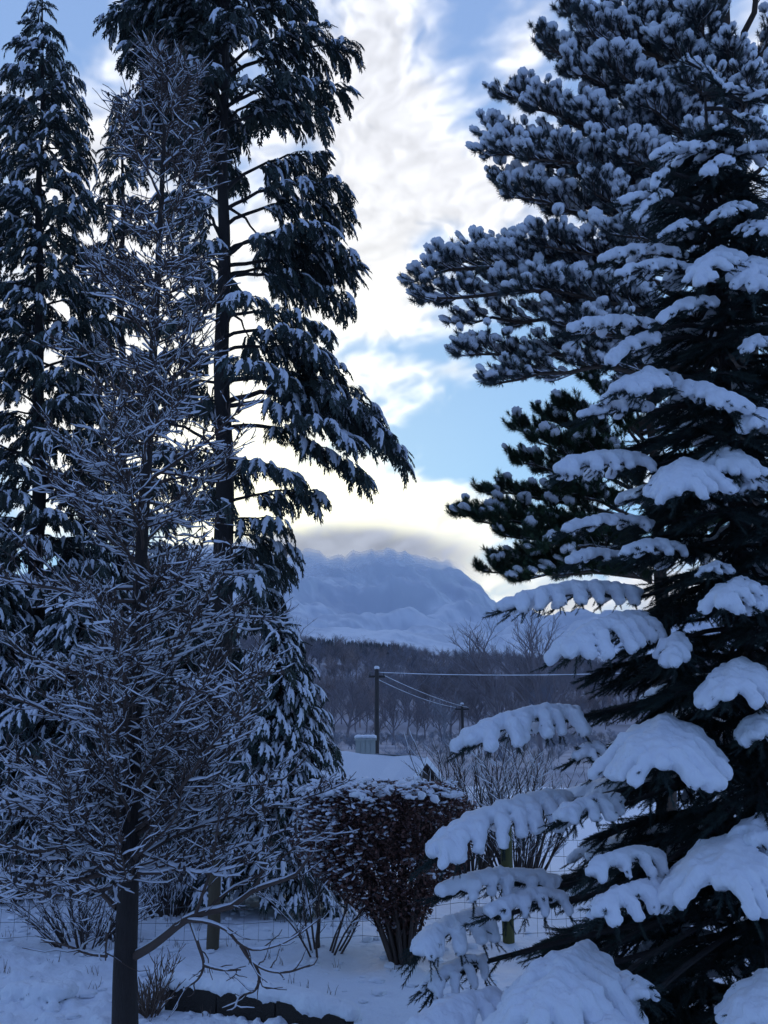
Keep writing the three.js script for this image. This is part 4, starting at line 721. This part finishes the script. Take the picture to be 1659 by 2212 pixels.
// ---------------------------------------------------------------- shed and small shelter beyond the bush
{
  const D = 26, c = onGround(842, D), t = thing('shed', 'dark wooden shed with a snow covered gable roof beyond the copper bush', 'shed', c), turn = -.5;
  const ridge = P(905, 1640, D).y - c.y, wall = ridge - .62, L = 4.4, Wd = 2.1, g = (x, y, z) => V(x, y, z).applyAxisAngle(UP, turn).add(V(P(905, 1640, D).x - L / 2 * Math.cos(turn) , c.y, c.z + L / 2 * Math.sin(turn) * -1));
  const box = (name, x0, x1, y0, y1, z0, z1, mat, parent = t) => { const b = new MB(), q = (x, y, z) => g(x, y, z); b.quad(q(x0, y0, z1), q(x1, y0, z1), q(x1, y1, z1), q(x0, y1, z1)).quad(q(x1, y0, z0), q(x0, y0, z0), q(x0, y1, z0), q(x1, y1, z0)).quad(q(x1, y0, z1), q(x1, y0, z0), q(x1, y1, z0), q(x1, y1, z1)).quad(q(x0, y0, z0), q(x0, y0, z1), q(x0, y1, z1), q(x0, y1, z0)).quad(q(x0, y1, z1), q(x1, y1, z1), q(x1, y1, z0), q(x0, y1, z0)).quad(q(x0, y0, z0), q(x1, y0, z0), q(x1, y0, z1), q(x0, y0, z1)); return b.build(name, mat, parent); };
  box('wall', -L / 2, L / 2, -.3, wall, -Wd / 2, Wd / 2, M.shed_wood);
  const gb = new MB(); for (const s of [-1, 1]) { const x = s * (L / 2 - .004); const a = g(x, wall, -Wd / 2), b = g(x, wall, Wd / 2), d = g(x, ridge - .05, 0); s > 0 ? gb.tri(b, a, d) : gb.tri(a, b, d); } gb.build('gable', M.shed_wood, t);
  for (let k = 0; k < 9; k++) { const z = -Wd / 2 + .12 + k * .235; const hh = wall + (ridge - wall) * (1 - Math.abs(z) / (Wd / 2)) - .08; if (hh > wall - .4) box('plank', L / 2 + .002, L / 2 + .022, .1, hh, z - .1, z + .1, M.shed_wood); }
  const roof = (th, off, ov, name, mat, parent) => { const b = new MB(); for (const s of [-1, 1]) { const x0 = -L / 2 - ov, x1 = L / 2 + ov, z1 = s * (Wd / 2 + .18), y1 = wall - .1 + off, y0 = ridge + off, n = 10; for (let k = 0; k < n; k++) { const f0 = k / n, f1 = (k + 1) / n, xa = lerp(x0, x1, f0), xb = lerp(x0, x1, f1), w = (x) => th * (1 + .35 * n2(x * 1.5, s)); const a = g(xa, y0 + w(xa), 0), bb = g(xb, y0 + w(xb), 0), cc = g(xb, y1 + w(xb), z1), d = g(xa, y1 + w(xa), z1), e = g(xa, y1, z1), f = g(xb, y1, z1); if (s > 0) b.quad(a, d, cc, bb).quad(d, e, f, cc); else b.quad(a, bb, cc, d).quad(d, cc, f, e); }
      for (const x of [x0, x1]) b.quad(g(x, y0, 0), g(x, y0 + th, 0), g(x, y1 + th, z1), g(x, y1, z1)); } return b.build(name, mat, parent); };
  const rf = roof(.05, 0, .12, 'roof', M.shed_wood, t); roof(.17, .055, .13, 'snow', M.snow, rf);
  const c2 = onGround(790, 32), t2 = thing('shelter', 'small pale green box shelter with snowy top left of the tall pole', 'shelter', c2), hh = P(790, 1592, 32).y - c2.y, w2 = .33;
  const bx = (name, x0, x1, y0, y1, z0, z1, m) => { const q = new THREE.BoxGeometry(x1 - x0, y1 - y0, z1 - z0); q.translate(c2.x + (x0 + x1) / 2, c2.y + (y0 + y1) / 2, c2.z + (z0 + z1) / 2); return finish(new THREE.Mesh(q, m), name, t2); };
  for (let k = 0; k < 4; k++) bx('panel', -w2 + k * w2 / 2 + .006, -w2 + (k + 1) * w2 / 2 - .006, -.2, hh - .1, .28, .31, M.green_panel);
  bx('body', -w2, w2, -.2, hh - .1, -.3, .277, M.green_panel); bx('lid', -w2 - .04, w2 + .04, hh - .098, hh - .05, -.34, .35, M.green_panel);
  finish(new THREE.Mesh(snowShape([{ a: V(c2.x - w2 + .05, c2.y + hh, c2.z + .15), b: V(c2.x + w2 - .05, c2.y + hh, c2.z + .15), ra: .1, rb: .1 }, { a: V(c2.x - w2 + .05, c2.y + hh, c2.z - .15), b: V(c2.x + w2 - .05, c2.y + hh, c2.z - .15), ra: .1, rb: .1 }], .03, .08, 1.5, .02), M.snow), 'snow', t2);
}

// ---------------------------------------------------------------- timber edging of the beds
function edging(pl, label, hgt, seed) {
  const rnd = rng(seed), pts = spline(pl.map(([x, d]) => onGround(x, d)), 24), t = thing('timber_edging', label, 'timber edging', pts[0]), n = 3;
  for (let k = 0; k < n; k++) {
    const a = along(pts, k / n + .004), b = along(pts, (k + 1) / n - .004), dir = b.clone().sub(a), g = new THREE.BoxGeometry(dir.length(), hgt * lerp(.75, 1.2, rnd()) + .1, .12, 8, 2, 2), p = g.attributes.position;
    for (let q = 0; q < p.count; q++) { const x = p.getX(q), y = p.getY(q), z = p.getZ(q); p.setXYZ(q, x, y + .012 * n2(x * 4, z * 9 + k), z + .012 * n2(x * 5, y * 9 + k)); } g.computeVertexNormals();
    g.rotateY(Math.atan2(-dir.z, dir.x)); g.translate((a.x + b.x) / 2, (a.y + b.y) / 2 + hgt / 2 - .05, (a.z + b.z) / 2); finish(new THREE.Mesh(g, M.sleeper), 'timber', t);
  }
  const caps = []; for (let k = 0; k < 24; k++) if (rnd() > .08) caps.push({ a: pts[k].clone().add(V(0, hgt + .015, -.02 + rnd() * .03)), b: pts[k + 1].clone().add(V(0, hgt + .015, -.02)), ra: lerp(.045, .1, rnd()), rb: lerp(.04, .09, rnd()) }, { a: pts[k].clone().add(V(0, rnd() * .03 - .02, .11)), b: pts[k].clone().lerp(pts[k + 1], .6).add(V(0, -.03, .13)), ra: lerp(.01, .085, rnd() ** 2), rb: lerp(.01, .06, rnd()) }, { a: pts[k].clone().add(V(0, hgt - .01, -.14)), b: pts[k + 1].clone().add(V(0, hgt - .01, -.14)), ra: .08, rb: .08 });
  finish(new THREE.Mesh(snowShape(caps, .024, .04, 1.25, .015), M.snow), 'snow', t);
}
edging([[395, 8.12], [470, 7.88], [560, 7.6], [650, 7.36], [760, 7.05]], 'dark timber bed edging with snow on top at the bottom of the photo', .17, 41);
edging([[70, 8.35], [120, 8.3], [175, 8.2]], 'short dark timber edging left of the larch trunk', .045, 42);

{ // dropped clumps of snow and dead grass tips on the ground
  const rnd = rng(1101), sc = [new Scatter(), new Scatter(), new Scatter()], gr = new MB();
  for (let k = 0; k < 520; k++) {
    const left = rnd() < .6, x = left ? lerp(-4.6, -1.6, rnd()) : lerp(-2, 1.6, rnd()), z = -lerp(7, 13, rnd()), r = lerp(.012, .055, rnd() ** 2.2);
    sc[k % 3].add(V(x, height(x, z) + r * .15, z), V(rnd() - .5, 0, rnd() - .5), UP, r * 1.5, r * .9, r);
  }
  const g = new THREE.Group(); g.name = 'snow_clumps'; scene.add(g); tag(g, 'little clumps of fallen snow scattered over the ground', 'snow', null, 'stuff');
  sc.forEach((q, k) => q.build('clumps', BLOB[k], M.snow, g));
  for (let k = 0; k < 60; k++) {
    const x = lerp(-4, .6, rnd()), z = -lerp(7.4, 11.5, rnd()), y = height(x, z);
    for (let j = 0; j < 5; j++) gr.tube(grow(V(x + (rnd() - .5) * .1, y - .01, z + (rnd() - .5) * .1), V(rnd() - .5, 1.4, rnd() - .5), lerp(.03, .11, rnd()), 3, rnd, { wob: .2 }), [.003, .0026, .002, .001], 3);
  }
  const m = gr.build('dead_grass', M.straw, scene); tag(m, 'dead grass tips poking through the garden snow', 'grass', null, 'stuff');
}

// ---------------------------------------------------------------- bare trees of the wood
function bareTree(seed, spread, levels = 4) { // about 1 m tall, scaled when placed
  const rnd = rng(seed), b = new MB();
  const rec = (p, d, len, r, lv) => {
    const q = grow(p, d, len, 4, rnd, { up: lv ? .05 : 0, wob: .14 }); b.tube(q, (u) => r * (1 - .45 * u), lv < 2 ? 5 : 3);
    if (lv >= levels) return;
    const n = lv === 0 ? 8 : lv < 3 ? 5 : 4;
    for (let k = 0; k < n; k++) { const u = lv === 0 ? lerp(.3, 1, (k + rnd()) / n) : lerp(.25, 1, (k + rnd() * .8) / n), h = heading(q, u), a = rnd() * 6.283, dd = h.clone().multiplyScalar(.8).add(V(Math.cos(a), .15, Math.sin(a)).multiplyScalar(spread)).normalize(); rec(along(q, u), dd, len * lerp(.42, .68, rnd()), r * .5, lv + 1); }
  };
  rec(V(0, -.02, 0), V(.05 * (rnd() - .5), 1, 0), .5, .017, 0);
  return b.geometry();
}
const BARE = [bareTree(61, .75), bareTree(62, .62), bareTree(63, .9)];
{ // the mass of the wood on the hillside
  const rnd = rng(1001), sc = [new Scatter(), new Scatter(), new Scatter()];
  for (let k = 0; k < 3600; k++) {
    const r = lerp(172, 700, Math.pow(rnd(), .8)), az = lerp(-.5, .5, rnd()), x = Math.sin(az) * r, z = -Math.cos(az) * r; if (n2(x * .012, z * .012) < -.72) continue;
    const s = lerp(6, 10, rnd()) * (1 + .6 * n2(x * .014 + 7, z * .014)) * lerp(.7, 1.25, rnd()); sc[k % 3].add(V(x, height(x, z), z), V(Math.cos(k), 0, Math.sin(k)), UP, s * lerp(.9, 1.3, rnd()), s, s * lerp(.9, 1.3, rnd()), tints(rnd, .35));
  }
  const g = new THREE.Group(); g.name = 'bare_wood'; scene.add(g); tag(g, 'hazy brown leafless wood covering the hillside below the mountain', 'wood', null, 'stuff');
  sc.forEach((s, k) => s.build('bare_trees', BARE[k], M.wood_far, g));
  // dark evergreens along the top edge
  const fir = new MB(), r2 = rng(71); for (let k = 0; k < 46; k++) { const y = .1 + .9 * k / 46, rr = .2 * (1 - y) + .015; for (let j = 0; j < 9; j++) { const a = j * .7 + k * 1.3 + r2() * .5, w = rr * lerp(.7, 1.2, r2()); fir.tri(V(0, y + .05, 0), V(Math.cos(a) * w, y - .04, Math.sin(a) * w), V(Math.cos(a + .55) * w * .7, y - .02, Math.sin(a + .55) * w * .7)); } }
  const fs = new Scatter(); for (let k = 0; k < 420; k++) { const az = lerp(azOf(655, 1380), azOf(850, 1390), Math.pow(rnd(), .9)) + .01 * rnd(), r = lerp(560, 690, rnd()), x = Math.sin(az) * r, z = -Math.cos(az) * r, s = lerp(6, 10, rnd()); fs.add(V(x, height(x, z), z), V(1, 0, 0), UP, s, s, s, tints(rnd, .3)); }
  const f = fs.build('evergreen_wood', fir.geometry(), M.fir_far, scene); tag(f, 'dark strip of evergreens along the top of the bare wood', 'wood', null, 'stuff');
}
{ // low frosted scrub over the far field
  const rnd = rng(1003), sc = [new Scatter(), new Scatter()];
  for (let k = 0; k < 900; k++) {
    const r = lerp(55, 152, Math.pow(rnd(), .6)), az = lerp(-.3, .32, rnd()), x = Math.sin(az) * r, z = -Math.cos(az) * r; if (n2(x * .05, z * .05) < -.25) continue;
    const s = lerp(.8, 1.9, rnd()); sc[k % 2].add(V(x, height(x, z), z), V(Math.cos(k), 0, Math.sin(k)), UP, s * 1.7, s, s * 1.7, tints(rnd, .3));
  }
  const g = new THREE.Group(); g.name = 'field_scrub'; scene.add(g); tag(g, 'low frosted scrub spread over the pale field', 'scrub', null, 'stuff');
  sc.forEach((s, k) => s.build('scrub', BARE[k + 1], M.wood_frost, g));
}
{ // the cloud lying over the summit: layers of thin vapour one above the other
  const mat = new THREE.MeshPhysicalMaterial({ color: 0xffffff, vertexColors: true, transparent: true, side: THREE.DoubleSide, depthWrite: false, roughness: 1, transmission: .6, thickness: 0 }); mat.name = 'cloud_vapour';
  const g = new THREE.Group(); g.name = 'cloud'; scene.add(g); tag(g, 'soft grey lavender cloud lying over the mountain summit', 'cloud', null, 'stuff');
  const a0 = azOf(250, 1200), a1 = azOf(1150, 1200), NA = 110, NR = 46, aMid = azOf(760, 1200), aHalf = azOf(1010, 1200) - aMid;
  for (let k = 0; k < 4; k++) {
    const p = [], col = [], idx = [];
    for (let i = 0; i <= NR; i++) for (let j = 0; j <= NA; j++) {
      const r = lerp(1900, 3700, i / NR), az = lerp(a0, a1, j / NA), x = Math.sin(az) * r, z = -Math.cos(az) * r, h = height(x, z), q = fbm2(x * .0022 + k * .05, z * .0022 + k * .04, 4);
      const side = az > aMid ? 1 - smooth(.55, 1.25, (az - aMid) / aHalf) : 1;
      p.push(x, h + 6 + k * 8 + 26 * q * k / 5, z);
      const a = .5 * smooth(240, 400, h + 170 * q + 6 * k) * lerp(.25, 1, side) * smooth(0, .12, 1 - Math.abs(2 * j / NA - 1)) * (1 - smooth(1.2, 5.2, k + 5 * q)) * (1 - smooth(3300, 3700, r));
      col.push(1, 1, 1, clamp(a));
    }
    for (let i = 0; i < NR; i++) for (let j = 0; j < NA; j++) { const a = i * (NA + 1) + j; idx.push(a, a + 1, a + NA + 1, a + 1, a + NA + 2, a + NA + 1); }
    const o = new THREE.BufferGeometry(); o.setAttribute('position', new THREE.Float32BufferAttribute(p, 3)); o.setAttribute('color', new THREE.Float32BufferAttribute(col, 4)); o.setIndex(idx); o.computeVertexNormals();
    const m = new THREE.Mesh(o, mat); m.name = 'cloud_layer'; g.add(m);
  }
}
{ // the nearest bare trees, each on its own
  const rnd = rng(1002), spots = [];
  const proto = BARE.map((g, k) => { const t = new THREE.Group(); const m = new THREE.Mesh(g, M.wood_far); m.name = 'trunk_and_limbs'; m.castShadow = m.receiveShadow = true; t.add(m); return t; });
  for (let k = 0; k < 22; k++) spots.push([lerp(690, 1230, (k + .15 + .7 * rnd()) / 22), lerp(112, 175, rnd()), lerp(5, 12.5, rnd())]);
  spots.forEach(([px, d, s], k) => {
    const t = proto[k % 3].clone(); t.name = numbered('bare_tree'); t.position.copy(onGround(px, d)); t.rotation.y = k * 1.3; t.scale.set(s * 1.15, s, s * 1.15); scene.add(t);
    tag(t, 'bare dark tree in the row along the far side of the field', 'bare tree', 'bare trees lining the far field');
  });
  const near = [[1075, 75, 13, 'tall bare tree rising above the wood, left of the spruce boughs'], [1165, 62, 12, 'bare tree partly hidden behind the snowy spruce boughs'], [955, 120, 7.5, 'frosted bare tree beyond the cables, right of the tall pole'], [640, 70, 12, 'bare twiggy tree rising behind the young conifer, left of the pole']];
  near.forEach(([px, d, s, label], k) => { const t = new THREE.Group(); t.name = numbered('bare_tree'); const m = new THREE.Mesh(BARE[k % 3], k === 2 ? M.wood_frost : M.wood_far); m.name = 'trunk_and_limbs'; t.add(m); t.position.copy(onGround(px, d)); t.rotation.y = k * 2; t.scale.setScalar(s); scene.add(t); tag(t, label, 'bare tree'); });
}

renderer.render(scene, camera);
